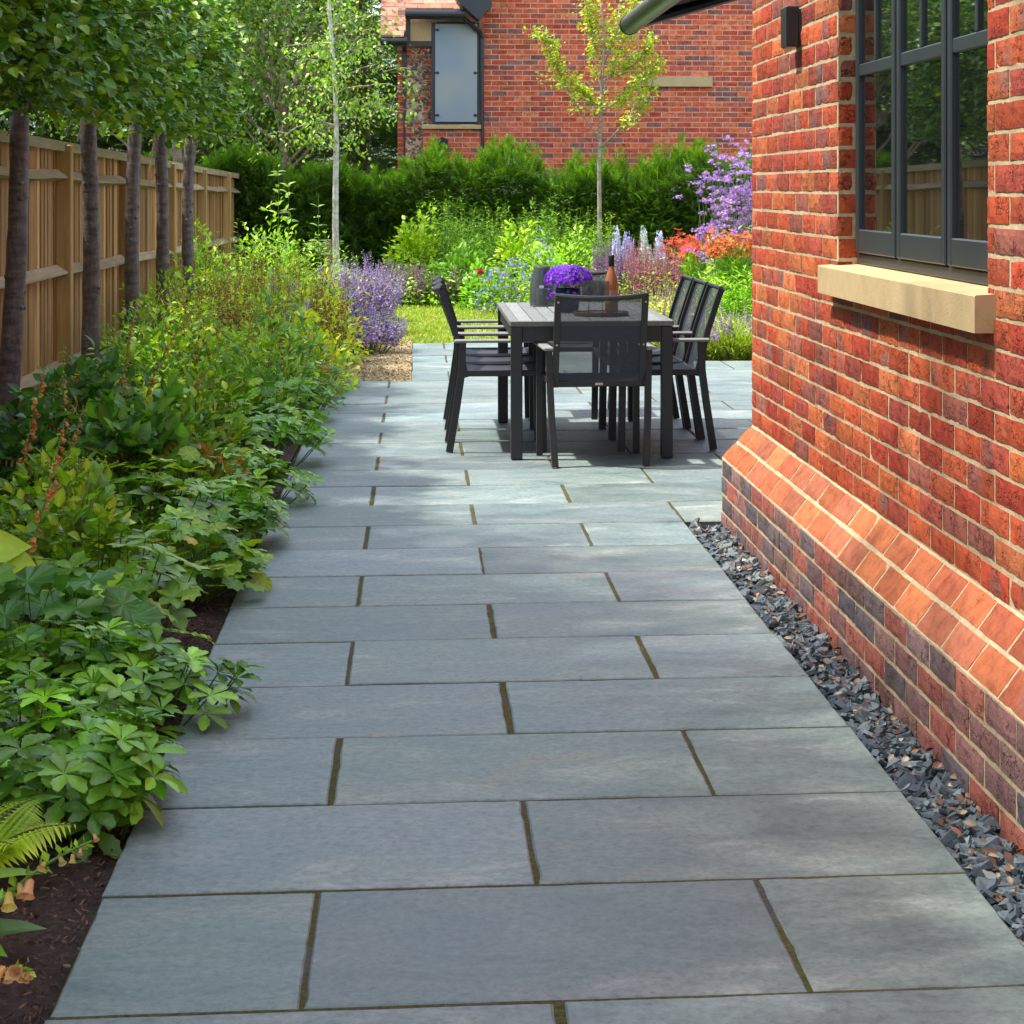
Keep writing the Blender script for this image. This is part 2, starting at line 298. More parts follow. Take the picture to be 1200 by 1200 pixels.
# ------------------------------------------------------------------ mesh collector
def nrm(v): 
    v = np.asarray(v, float); return v / (np.linalg.norm(v, axis=-1, keepdims=True) + 1e-12)
class G:
    def __init__(s): s.v = []; s.f = []; s.c = []; s.m = []; s.n = 0
    def raw(s, v, tri, c, mi=0):
        v = np.asarray(v, float).reshape(-1, 3); tri = np.asarray(tri, int).reshape(-1, 3)
        c = np.asarray(c, float)
        if c.ndim == 1: c = np.tile(c[:3], (len(v), 1))
        s.v.append(v); s.f.append(tri + s.n); s.c.append(c); s.m.append(np.full(len(tri), mi)); s.n += len(v)
    def inst(s, tpl, pos, d, n, scale, col, mi=0, wscale=None):
        tv, tt = tpl[:2]; sh = tpl[2] if len(tpl) > 2 else None; pos = np.asarray(pos, float); K = len(pos)
        if K == 0: return
        d = nrm(d); x = nrm(np.cross(d, n)); z = np.cross(x, d)
        sc = np.broadcast_to(np.asarray(scale, float), (K,))[:, None, None]
        ws = sc if wscale is None else np.broadcast_to(np.asarray(wscale, float), (K,))[:, None, None]
        P = pos[:, None, :] + x[:, None, :] * tv[None, :, 0:1] * ws + d[:, None, :] * tv[None, :, 1:2] * sc + z[:, None, :] * tv[None, :, 2:3] * sc
        T = tt[None] + (np.arange(K) * len(tv))[:, None, None]
        col = np.asarray(col, float)
        if col.ndim == 1: col = np.tile(col, (K, 1))
        cc = np.repeat(col, len(tv), axis=0)
        if sh is not None: cc = cc * np.tile(sh, K)[:, None]
        s.raw(P.reshape(-1, 3), T.reshape(-1, 3), cc, mi)
    def tube(s, pts, rad, col, k=6, mi=0, cap=True):
        pts = np.asarray(pts, float); n = len(pts); rad = np.broadcast_to(np.asarray(rad, float), (n,))
        t = np.gradient(pts, axis=0); t = nrm(t)
        up = np.array([0.0, 0, 1]) if abs(t[0][2]) < 0.9 else np.array([1.0, 0, 0])
        x = nrm(np.cross(t, up)); y = np.cross(t, x)
        a = np.arange(k) * 2 * PI / k
        ring = pts[:, None] + rad[:, None, None] * (np.cos(a)[None, :, None] * x[:, None] + np.sin(a)[None, :, None] * y[:, None])
        v = ring.reshape(-1, 3); f = []
        for i in range(n - 1):
            for j in range(k):
                p, q = i * k + j, i * k + (j + 1) % k
                f += [(p, q, q + k), (p, q + k, p + k)]
        if cap:
            for j in range(1, k - 1): f += [(0, j + 1, j), ((n - 1) * k, (n - 1) * k + j, (n - 1) * k + j + 1)]
        s.raw(v, f, col, mi)
    def box(s, lo, hi, col=(1, 1, 1), mi=0, bev=0.0, rot=None, org=None):
        lo = np.array(lo, float); hi = np.array(hi, float)
        if bev <= 0:
            v = np.array([[(lo, hi)[i][0], (lo, hi)[j][1], (lo, hi)[k][2]] for i in (0, 1) for j in (0, 1) for k in (0, 1)])
            q = [(0, 1, 3, 2), (4, 6, 7, 5), (0, 4, 5, 1), (2, 3, 7, 6), (0, 2, 6, 4), (1, 5, 7, 3)]
        else:
            b = min(bev, *(0.45 * (hi - lo))); v = []; q = []
            idx = {}
            for i in (0, 1):
                for j in (0, 1):
                    for k in (0, 1):
                        for ax in range(3):
                            p = [(lo, hi)[i][0], (lo, hi)[j][1], (lo, hi)[k][2]]
                            sg = [1 if i == 0 else -1, 1 if j == 0 else -1, 1 if k == 0 else -1]
                            for o in range(3):
                                if o != ax: p[o] += sg[o] * b
                            idx[(i, j, k, ax)] = len(v); v.append(p)
            v = np.array(v)
            for ax in range(3):
                for sd in (0, 1):
                    o = [a for a in range(3) if a != ax]; cyc = []
                    for (a, bb) in ((0, 0), (1, 0), (1, 1), (0, 1)):
                        t = [0, 0, 0]; t[ax] = sd; t[o[0]] = a; t[o[1]] = bb; cyc.append(idx[(*t, ax)])
                    q.append(tuple(cyc))
            for ax in range(3):
                o = [a for a in range(3) if a != ax]
                for a in (0, 1):
                    for bb in (0, 1):
                        t0 = [0, 0, 0]; t1 = [0, 0, 0]; t0[o[0]] = t1[o[0]] = a; t0[o[1]] = t1[o[1]] = bb; t1[ax] = 1
                        q.append((idx[(*t0, o[0])], idx[(*t1, o[0])], idx[(*t1, o[1])], idx[(*t0, o[1])]))
            tri8 = [(idx[(i, j, k, 0)], idx[(i, j, k, 1)], idx[(i, j, k, 2)]) for i in (0, 1) for j in (0, 1) for k in (0, 1)]
        f = []
        for a, b_, c, d in q: f += [(a, b_, c), (a, c, d)]
        if bev > 0: f += tri8
        c0 = v.mean(0); f = np.array(f)
        nn = np.cross(v[f[:, 1]] - v[f[:, 0]], v[f[:, 2]] - v[f[:, 0]]); cc = v[f].mean(1) - c0
        fl = (nn * cc).sum(1) < 0; f[fl] = f[fl][:, ::-1]
        if rot is not None: v = (v - org) @ np.array(rot).T + org
        s.raw(v, f, col, mi)
    def lathe(s, prof, c=(0, 0, 0), k=24, col=(1, 1, 1), mi=0):
        a = np.arange(k) * 2 * PI / k; prof = np.array(prof, float)
        v = np.array([[c[0] + r * math.cos(t), c[1] + r * math.sin(t), c[2] + z] for r, z in prof for t in a]); f = []
        for i in range(len(prof) - 1):
            for j in range(k):
                p, q = i * k + j, i * k + (j + 1) % k; f += [(p, q, q + k), (p, q + k, p + k)]
        s.raw(v, f, col, mi)
    def quad(s, p, col=(1, 1, 1), mi=0): s.raw(p, [(0, 1, 2), (0, 2, 3)], col, mi)
    def build(s, name, mats, parent=None, smooth=False, loc=None):
        v = np.concatenate(s.v); f = np.concatenate(s.f); c = np.concatenate(s.c); mi = np.concatenate(s.m)
        if loc is not None: v = v - np.array(loc)
        me = bpy.data.meshes.new(name)
        me.vertices.add(len(v)); me.vertices.foreach_set('co', v.astype(np.float32).ravel())
        me.loops.add(len(f) * 3); me.loops.foreach_set('vertex_index', f.astype(np.int32).ravel())
        me.polygons.add(len(f)); me.polygons.foreach_set('loop_start', (np.arange(len(f)) * 3).astype(np.int32))
        me.polygons.foreach_set('loop_total', np.full(len(f), 3, np.int32))
        me.polygons.foreach_set('material_index', mi.astype(np.int32))
        me.polygons.foreach_set('use_smooth', np.full(len(f), smooth))
        at = me.attributes.new('Col', 'FLOAT_COLOR', 'POINT')
        at.data.foreach_set('color', np.concatenate([c, np.ones((len(c), 1))], 1).astype(np.float32).ravel())
        if not isinstance(mats, (list, tuple)): mats = [mats]
        for m in mats: me.materials.append(m)
        me.update(calc_edges=True); me.validate()
        o = bpy.data.objects.new(name, me); COL.objects.link(o)
        if parent is not None: o.parent = parent
        if loc is not None: o.location = loc
        return o
def tag(o, label=None, cat=None, group=None, kind=None):
    if label: o['label'] = label
    if cat: o['category'] = cat
    if group: o['group'] = group
    if kind: o['kind'] = kind
    return o
def thing(name, label, cat, loc=(0, 0, 0), rz=0, group=None):
    o = bpy.data.objects.new(name, None); COL.objects.link(o); o.location = loc; o.rotation_euler = (0, 0, rz)
    o.empty_display_size = 0.1
    return tag(o, label, cat, group)
def copy_tree(o, parent=None):
    c = o.copy(); COL.objects.link(c)
    if parent is not None: c.parent = parent
    for ch in list(o.children): copy_tree(ch, c)
    return c

# ------------------------------------------------------------------ leaf templates (x across, y along, z normal)
def t_leaf(w=0.25, n=4, fold=0.12, curl=0.25, peak=0.45):
    ts = np.linspace(0, 1, n + 1); v = []; f = []
    prof = [max(0.0, (math.sin(PI * t ** (math.log(0.5) / math.log(peak))))) * w for t in ts]
    for t, p in zip(ts, prof):
        z = -curl * t * t
        v += [(0, t, z), (-p, t, z + fold * p / w * 0.5), (p, t, z + fold * p / w * 0.5)]
    for i in range(n):
        a, b = 3 * i, 3 * (i + 1)
        if i == 0: f += [(a, b, b + 1), (a, b + 2, b)]
        elif i == n - 1: f += [(a, b, a + 1), (a, a + 2, b)]
        else: f += [(a, b, b + 1), (a, b + 1, a + 1), (a, a + 2, b + 2), (a, b + 2, b)]
    return np.array(v), np.array(f)
def t_serrate(w=0.22, n=5, fold=0.08, curl=0.2):
    ts = np.linspace(0, 1, 2 * n + 1); v = []; f = []
    for i, t in enumerate(ts):
        p = w * math.sin(PI * min(1, t ** 1.5 * 1.0)) if t > 0 else 0
        p = w * (max(0, math.sin(PI * t ** 1.55))) ** .9 * (1.0 if i % 2 else 0.84)
        z = -curl * t * t; v += [(0, t, z), (-p, t - (0 if i % 2 else 0.03), z + fold * p / w), (p, t - (0 if i % 2 else 0.03), z + fold * p / w)]
    for i in range(2 * n):
        a, b = 3 * i, 3 * (i + 1); f += [(a, b, b + 1), (a, b + 1, a + 1), (a, a + 2, b + 2), (a, b + 2, b)]
    return np.array(v), np.array(f)
def t_lobed(lobes=7, depth=0.17, cup=0.11, k=35):
    v = [(0, 0.5, 0)]; f = []
    for i in range(k + 1):
        th = -PI / 2 + 0.35 + (2 * PI - 0.7) * i / k
        u = i / k * lobes
        r = 0.5 * (1 - depth * (0.5 + 0.5 * math.cos(2 * PI * u)) ) * (1 + 0.03 * math.cos(2 * PI * u * 3))
        v.append((r * math.cos(th), 0.5 + r * math.sin(th), cup * r * (0.6 + 0.5 * math.cos(2 * PI * u)) - 0.1 * (r * math.sin(th) + .5) ** 2))
    for i in range(1, k + 1): f.append((0, i, i + 1))
    v.append((0, 0, 0)); f += [(0, k + 2, 1), (0, k + 1, k + 2)]
    return np.array(v), np.array(f)
def t_blade(w=0.03, n=4, curl=0.5):
    v = []; f = []
    for i in range(n + 1):
        t = i / n; y = t * (1 - 0.25 * curl * t); z = -curl * t * t; p = w * (1 - t ** 2) + 0.001
        v += [(-p, y, z), (p, y, z)]
    for i in range(n): a = 2 * i; f += [(a, a + 1, a + 3), (a, a + 3, a + 2)]
    return np.array(v), np.array(f)
def t_floret(p=5, cup=0.3):
    v = [(0, 0, 0)]; f = []
    for i in range(p):
        a = 2 * PI * i / p
        for da, r, z in ((-0.45, 0.4, cup * .4), (0, 0.52, cup * .7), (0.45, 0.4, cup * .4)):
            v.append((r * math.cos(a + da), r * math.sin(a + da), z))
        b = 1 + 3 * i; f += [(0, b, b + 1), (0, b + 1, b + 2)]
    return np.array(v), np.array(f)
def t_blob():
    v = [(0, 0, -.5), (.45, 0, 0), (0, .45, 0), (-.45, 0, 0), (0, -.45, 0), (0, 0, .5)]
    f = [(0, 2, 1), (0, 3, 2), (0, 4, 3), (0, 1, 4), (5, 1, 2), (5, 2, 3), (5, 3, 4), (5, 4, 1)]
    return np.array(v), np.array(f)
def t_bell(k=8):
    prof = [(0.05, 0), (0.22, 0.15), (0.26, 0.6), (0.36, 0.92), (0.45, 1.0)]; v = []; f = []
    for r, y in prof:
        for j in range(k): a = 2 * PI * j / k; v.append((r * math.cos(a), y, r * math.sin(a)))
    for i in range(len(prof) - 1):
        for j in range(k): p, q = i * k + j, i * k + (j + 1) % k; f += [(p, q, q + k), (p, q + k, p + k)]
    return np.array(v), np.array(f)
def t_spray(n=7, w=0.10, L=0.42):          # conifer spray: needles both sides of a twig
    v = []; f = []
    for i in range(n):
        t = (i + 0.3) / n; l = L * (1 - 0.75 * t)
        for sd in (-1, 1):
            a = len(v); z = -0.15 * t * t
            v += [(0, t, z), (sd * l, t + l * 0.55, z - 0.06), (sd * l * 0.35, t + 0.09 + l * .1, z + 0.03)]
            f.append((a, a + 1, a + 2) if sd > 0 else (a, a + 2, a + 1))
    a = len(v); v += [(-.015, 0, 0), (.015, 0, 0), (0, 1.12, -.2)]; f.append((a, a + 1, a + 2))
    return np.array(v), np.array(f)
T = dict(leaf=t_leaf(), wide=t_leaf(0.36, 4, 0.16, 0.3, 0.42), thin=t_leaf(0.09, 3, 0.04, 0.4, 0.4), small=t_leaf(0.32, 2, 0.1, 0.15, 0.5),
         ser=t_serrate(0.24, 5, 0.07, 0.25), lob=t_lobed(), lob5=t_lobed(9, 0.16, 0.16, 45), blade=t_blade(), flo=t_floret(), blob=t_blob(), bell=t_bell(), spray=t_spray(),
         oval=t_leaf(0.3, 3, 0.1, 0.2, 0.5), hosta=t_leaf(0.36, 9, 0.22, 0.35, 0.4))
for _k in ('leaf', 'wide', 'thin', 'small', 'ser', 'oval', 'hosta', 'lob', 'lob5'):
    _v, _f = T[_k]; _m = np.abs(_v[:, 0]).max(); T[_k] = (_v, _f, 1.2 - .34 * np.abs(_v[:, 0]) / _m if _k[:3] != 'lob' else 1.25 - .6 * np.hypot(_v[:, 0], _v[:, 1] - .5))
def vary(col, n, amt=0.25, hue=0.12):
    col = np.array(col); b = 1 + amt * rng.standard_normal((n, 1)) * 0.7; h = 1 + hue * rng.standard_normal((n, 3)) * 0.6
    return np.clip(col * np.clip(b, 0.35, 2.0) * h, 0.002, 0.95)
def pal(cols, n, amt=0.2):
    cols = np.array(cols); return np.clip(cols[rng.integers(0, len(cols), n)] * np.clip(1 + amt * rng.standard_normal((n, 1)) * .7, 0.4, 1.8), 0.002, 0.95)
def rdir(n): return nrm(rng.standard_normal((n, 3)))

# greens (linear albedo)
G_DK = (0.035, 0.085, 0.018); G_MD = (0.065, 0.15, 0.025); G_LT = (0.13, 0.25, 0.035); G_LM = (0.26, 0.36, 0.04); G_BL = (0.05, 0.13, 0.06)

# ------------------------------------------------------------------ SETTING
g = G(); g.quad([(-90, -30, -0.12), (90, -30, -0.12), (90, 160, -0.12), (-90, 160, -0.12)])
tag(g.build('ground', M['terrain']), kind='structure')
XL = W(250, 755)[0]; XR = W(1055, 925)[0]       # left and right edge of the path
XW = 1.285; XU = 1.398; YC = 8.76; YU = 8.65   # plinth face, wall face, their corners
ys_near = [1174, 1037, 938, 860, 799, 748, 707, 672, 641, 614, 590]
ys_far = [569.8, 551.4, 535, 519.3, 506.5, 494.6, 483.6, 473, 463.4, 454.3, 446.4]
rowY = [W(600, y)[1] for y in ys_near] + [W(450, y)[1] for y in ys_far]
rowY += [W(500, y)[1] for y in (435, 425, 416.7, 409, 402)]
y0 = rowY[0]; rowY = [y0 - 0.6 * k for k in (10, 9, 8, 7, 6, 5, 4, 3, 2, 1)] + rowY
NB = 10
YEDGE = rowY[NB + 9]
gp = G()
jA = [H * (-0.141 + 0.631 * k) for k in range(-1, 12)]; jB = [H * (0.174 + 0.628 * k) for k in range(-1, 12)]
XRIGHT_FAR = 7.5
def slab(g, lo, hi, c):
    x0, y0_, zb = lo; x1, y1, zt = hi; st = .05
    nx = max(2, int((x1 - x0) / st)); ny = max(2, int((y1 - y0_) / st))
    ring = [(x0 + (x1 - x0) * i / nx, y0_, 0, 1) for i in range(nx)] + [(x1, y0_ + (y1 - y0_) * i / ny, -1, 0) for i in range(ny)]
    ring += [(x1 - (x1 - x0) * i / nx, y1, 0, -1) for i in range(nx)] + [(x0, y1 - (y1 - y0_) * i / ny, 1, 0) for i in range(ny)]
    n = len(ring); r = np.array(ring); ch = np.abs(rng.normal(0, .0011, n)) + .003 * (rng.random(n) < .04)
    out = r[:, :2] + r[:, 2:] * ch[:, None]; cx_, cy_ = (x0 + x1) / 2, (y0_ + y1) / 2
    inn = out + (.0035 + np.abs(rng.normal(0, .001, n)))[:, None] * np.stack([np.sign(cx_ - out[:, 0]) * (np.abs(cx_ - out[:, 0]) > (x1 - x0) / 2 - .02), np.sign(cy_ - out[:, 1]) * (np.abs(cy_ - out[:, 1]) > (y1 - y0_) / 2 - .02)], 1)
    v = np.concatenate([np.c_[inn, np.full(n, zt)], np.c_[out, np.full(n, zt - .003)], np.c_[out, np.full(n, zb)], [[cx_, cy_, zt]]])
    i = np.arange(n); j = (i + 1) % n
    f = np.concatenate([np.stack([np.full(n, 3 * n), i, j], 1), np.stack([n + i, n + j, j], 1), np.stack([n + i, j, i], 1), np.stack([2 * n + i, 2 * n + j, n + j], 1), np.stack([2 * n + i, n + j, n + i], 1)])
    g.raw(v, f, c, 0)
strip_x0 = -0.035
for r in range(len(rowY) - 1):
    ya, yb = rowY[r], rowY[r + 1]; k = r - NB
    ym = (ya + yb) / 2
    x0, x1 = XL, XR
    if k >= 9: x1 = XW + 0.01
    if k >= 9: x1 = XRIGHT_FAR
    if ya >= rowY[NB + 21] - 0.01: x0, x1 = strip_x0, 1.75
    if ya >= rowY[NB + 21] - 0.01 and yb < W(850, 424)[1] + .3: x1 = XRIGHT_FAR
    js = jA if k % 2 == 0 else jB
    cuts = [x0] + [j for j in js if x0 + 0.09 < j < x1 - 0.09] + [x1]
    for a, b in zip(cuts[:-1], cuts[1:]):
        la = 0.0 if a == x0 else 0.0062; lb = 0.0 if b == x1 else 0.0062
        t = 1 + 0.10 * rng.standard_normal(); tint = np.array([t * (1 + .018 * rng.standard_normal()), t * 1.02, t * (1 + .028 * rng.standard_normal())])
        tint = np.clip(tint, .78, 1.25)
        dz = 0.0012 * rng.standard_normal(); j = lambda: 0.0022 * rng.standard_normal()
        lo = (a + la + j(), ya + 0.005 + abs(j()) * .8, -0.05); hi = (b - lb + j(), yb - 0.005 - abs(j()) * .8, dz)
        slab(gp, lo, hi, tint)
def flat(g, pts, z, mi): g.raw([(x, y, z) for x, y in pts], [(0, i, i + 1) for i in range(1, len(pts) - 1)], (1, 1, 1), mi)
YF1 = rowY[NB + 21]; YF2 = rowY[-1]; YB1 = [y for y in rowY if y < W(850, 424)[1] + .3][-1]
flat(gp, [(XL + .003, rowY[0]), (XR - .003, rowY[0]), (XR - .003, YEDGE), (XL + .003, YEDGE)], -0.003, 1)
flat(gp, [(XL + .003, YEDGE), (XRIGHT_FAR, YEDGE), (XRIGHT_FAR, YF1), (XL + .003, YF1)], -0.0034, 1)
flat(gp, [(strip_x0 + .003, YF1), (1.75, YF1), (1.75, YF2 - .003), (strip_x0 + .003, YF2 - .003)], -0.003, 1)
flat(gp, [(1.75, YF1), (XRIGHT_FAR, YF1), (XRIGHT_FAR, YB1 - .003), (1.75, YB1 - .003)], -0.003, 1)
tag(gp.build('patio', [M['slab'], M['moss']]), kind='structure')

def height_sheet(name, x0, x1, ya, yb, z, amp, mat, step=0.08, edge=0.0):
    nx = int((x1 - x0) / step) + 2; ny = int((yb - ya) / step) + 2
    X, Y = np.meshgrid(np.linspace(x0, x1, nx), np.linspace(ya, yb, ny))
    Z = z + amp * (np.sin(X * 5.1 + Y * 2.3) + np.sin(X * 2.7 - Y * 4.1 + 1.3) + 0.8 * np.sin(X * 11.3 + 3 * np.sin(Y * 7.7))) / 3 + amp * 0.35 * rng.standard_normal(X.shape)
    v = np.stack([X, Y, Z], -1).reshape(-1, 3); i = np.arange(nx * ny).reshape(ny, nx)
    f = np.concatenate([np.stack([i[:-1, :-1], i[:-1, 1:], i[1:, 1:]], -1).reshape(-1, 3), np.stack([i[:-1, :-1], i[1:, 1:], i[1:, :-1]], -1).reshape(-1, 3)])
    g = G(); g.raw(v, f, (1, 1, 1)); return tag(g.build(name, mat, smooth=True), kind='structure')
FX = -2.33
height_sheet('planting_bed', FX - 2.0, XL - 0.004, -2.4, 30, -0.03, 0.018, M['soil'], 0.07)
height_sheet('flower_bed', -0.6, 9.0, W(600, 361)[1] + 0.05, 30, -0.03, 0.02, M['soil'], 0.15)
height_sheet('border_bed', 1.75, 9.0, YB1 + 0.004, W(600, 361)[1] + .1, -0.035, 0.02, M['soil'], 0.12)
height_sheet('gravel_patch', XL - 0.2, strip_x0 - .004, YF1 + 0.004, YF2 + 1.0, -0.012, 0.006, M['gravel'], 0.05)
YL0, YL1 = YF2, W(520, 359)[1]
height_sheet('lawn', -0.9, 1.9, YL0 + 0.004, YL1 + 0.2, -0.018, 0.006, M['lawn'], 0.08)
gb = G(); n = 26000
gx = rng.uniform(-0.85, 1.85, n); gy = rng.uniform(YL0 + .01, YL1 + .15, n)
gb.inst(T['blade'], np.stack([gx, gy, np.full(n, -.02)], 1), np.stack([rng.normal(0, .3, n), rng.normal(0, .3, n), np.ones(n)], 1), rdir(n), rng.uniform(.03, .06, n),
        pal([(0.16, 0.25, 0.03), (0.22, 0.28, 0.04), (0.34, 0.32, 0.10), (0.12, 0.2, 0.03)], n), wscale=0.12)
tag(gb.build('grass', M['leaf']), 'short mown grass of the sunlit lawn', 'grass', kind='stuff')

# slate shards along the foot of the wall
height_sheet('slate_trench', XR + .004, XW + .02, -2.4, 8.74, -0.05, 0.004, M['soil'], 0.05)
gs = G(); n = 4300
def shard():
    k = 6; a = np.sort(rng.uniform(0, 2 * PI, k)); r = rng.uniform(.55, 1, k); e = rng.uniform(.35, .75)
    top = np.stack([r * np.cos(a), e * r * np.sin(a), np.full(k, .13)], 1); top[:, 2] += rng.normal(0, .03, k); bot = top * np.array([1.05, 1.05, -1.0])
    v = np.concatenate([top, bot]); f = [(0, i, i + 1) for i in range(1, k - 1)] + [(k, k + i + 1, k + i) for i in range(1, k - 1)]
    for i in range(k): j = (i + 1) % k; f += [(i, k + i, k + j), (i, k + j, j)]
    return v, np.array(f)
for _ in range(14):
    m_ = n // 14; sz = rng.uniform(.016, .044, m_); px_ = rng.uniform(XR + .012, XW - .01, m_); py_ = rng.uniform(3.0, 8.72, m_)
    pz_ = rng.uniform(-.042, -.004, m_)
    nn = np.stack([rng.normal(0, .45, m_), rng.normal(0, .45, m_), np.ones(m_)], 1)
    gs.inst(shard(), np.stack([px_, py_, pz_], 1), rdir(m_) * np.array([1, 1, .3]), nn, sz,
            pal([(0.085, 0.115, 0.13), (0.065, 0.085, 0.10), (0.13, 0.17, 0.185), (0.11, 0.14, 0.15), (0.075, 0.095, 0.12)], m_, .3))
tag(gs.build('slate_chippings', M['slate']), 'blue grey slate chippings along the foot of the brick wall', 'slate chippings', kind='stuff')
gl = G(); m_ = 800
gl.inst(T['oval'], np.stack([rng.uniform(XR + .02, XW - .005, m_), rng.uniform(3.2, 8.6, m_), rng.uniform(-.02, .012, m_)], 1), rdir(m_) * np.array([1, 1, .4]), rdir(m_) + np.array([0, 0, 1.2]),
        rng.uniform(.015, .035, m_), pal([(0.17, 0.085, 0.05), (0.24, 0.14, 0.085), (0.12, 0.06, 0.04), (0.36, 0.27, 0.18)], m_, .35))
tag(gl.build('fallen_leaves', M['chip']), 'dry brown fallen leaves caught among the slate chippings', 'fallen leaves', kind='stuff')
# bark chips on the bed
gc = G(); m_ = 30000
cx = rng.uniform(-2.2, XL + .002, m_); cy = rng.uniform(2.0, 10, m_)
keep = cx > atY(-30, cy); cx, cy = cx[keep], cy[keep]; m_ = len(cx)
gc.inst(shard(), np.stack([cx, cy, -.03 + rng.uniform(.0, .03, m_)], 1), rdir(m_) * np.array([1, 1, .4]), np.stack([rng.normal(0, .5, m_), rng.normal(0, .5, m_), np.ones(m_)], 1),
        rng.uniform(.004, .014, m_), pal([(0.085, 0.045, 0.032), (0.05, 0.028, 0.02), (0.13, 0.075, 0.05), (0.2, 0.125, 0.085)], m_, .35))
tag(gc.build('bark_chips', M['chip']), 'brown bark chips mulching the left planting bed', 'bark mulch', kind='stuff')
gw = G(); m_ = 3000
gw.inst(shard(), np.stack([rng.uniform(-.85, strip_x0 - .01, m_), rng.uniform(YF1, YF2 + .6, m_), rng.uniform(-.012, 0, m_)], 1), rdir(m_), np.stack([rng.normal(0, .5, m_), rng.normal(0, .5, m_), np.ones(m_)], 1),
        rng.uniform(.008, .018, m_), pal([(0.5, 0.38, 0.2), (0.62, 0.5, 0.3), (0.34, 0.24, 0.13)], m_, .25))
tag(gw.build('golden_gravel', M['chip']), 'loose golden gravel beside the narrow paving strip', 'gravel', kind='stuff')

# ------------------------------------------------------------------ BRICKWORK
PAL_UP = [(0.464, 0.076, 0.025), (0.516, 0.101, 0.032), (0.430, 0.061, 0.025), (0.482, 0.094, 0.035), (0.533, 0.130, 0.039), (0.361, 0.065, 0.039), (0.396, 0.050, 0.022), (0.292, 0.087, 0.060), (0.430, 0.080, 0.032), (0.482, 0.137, 0.049)]
PAL_PL = [(0.40, 0.13, 0.09), (0.30, 0.11, 0.09), (0.26, 0.12, 0.11), (0.15, 0.11, 0.115), (0.13, 0.105, 0.12), (0.34, 0.10, 0.075), (0.24, 0.13, 0.12), (0.20, 0.12, 0.12), (0.28, 0.15, 0.13)]
PAL_CH = [(0.43, 0.125, 0.05), (0.40, 0.105, 0.048), (0.47, 0.145, 0.055), (0.38, 0.12, 0.062)]
PAL_FAR = [(0.70, 0.12, 0.055), (0.74, 0.16, 0.07), (0.62, 0.095, 0.05), (0.76, 0.20, 0.09), (0.50, 0.11, 0.08), (0.34, 0.13, 0.11), (0.70, 0.14, 0.06), (0.66, 0.14, 0.075), (0.72, 0.13, 0.06)]
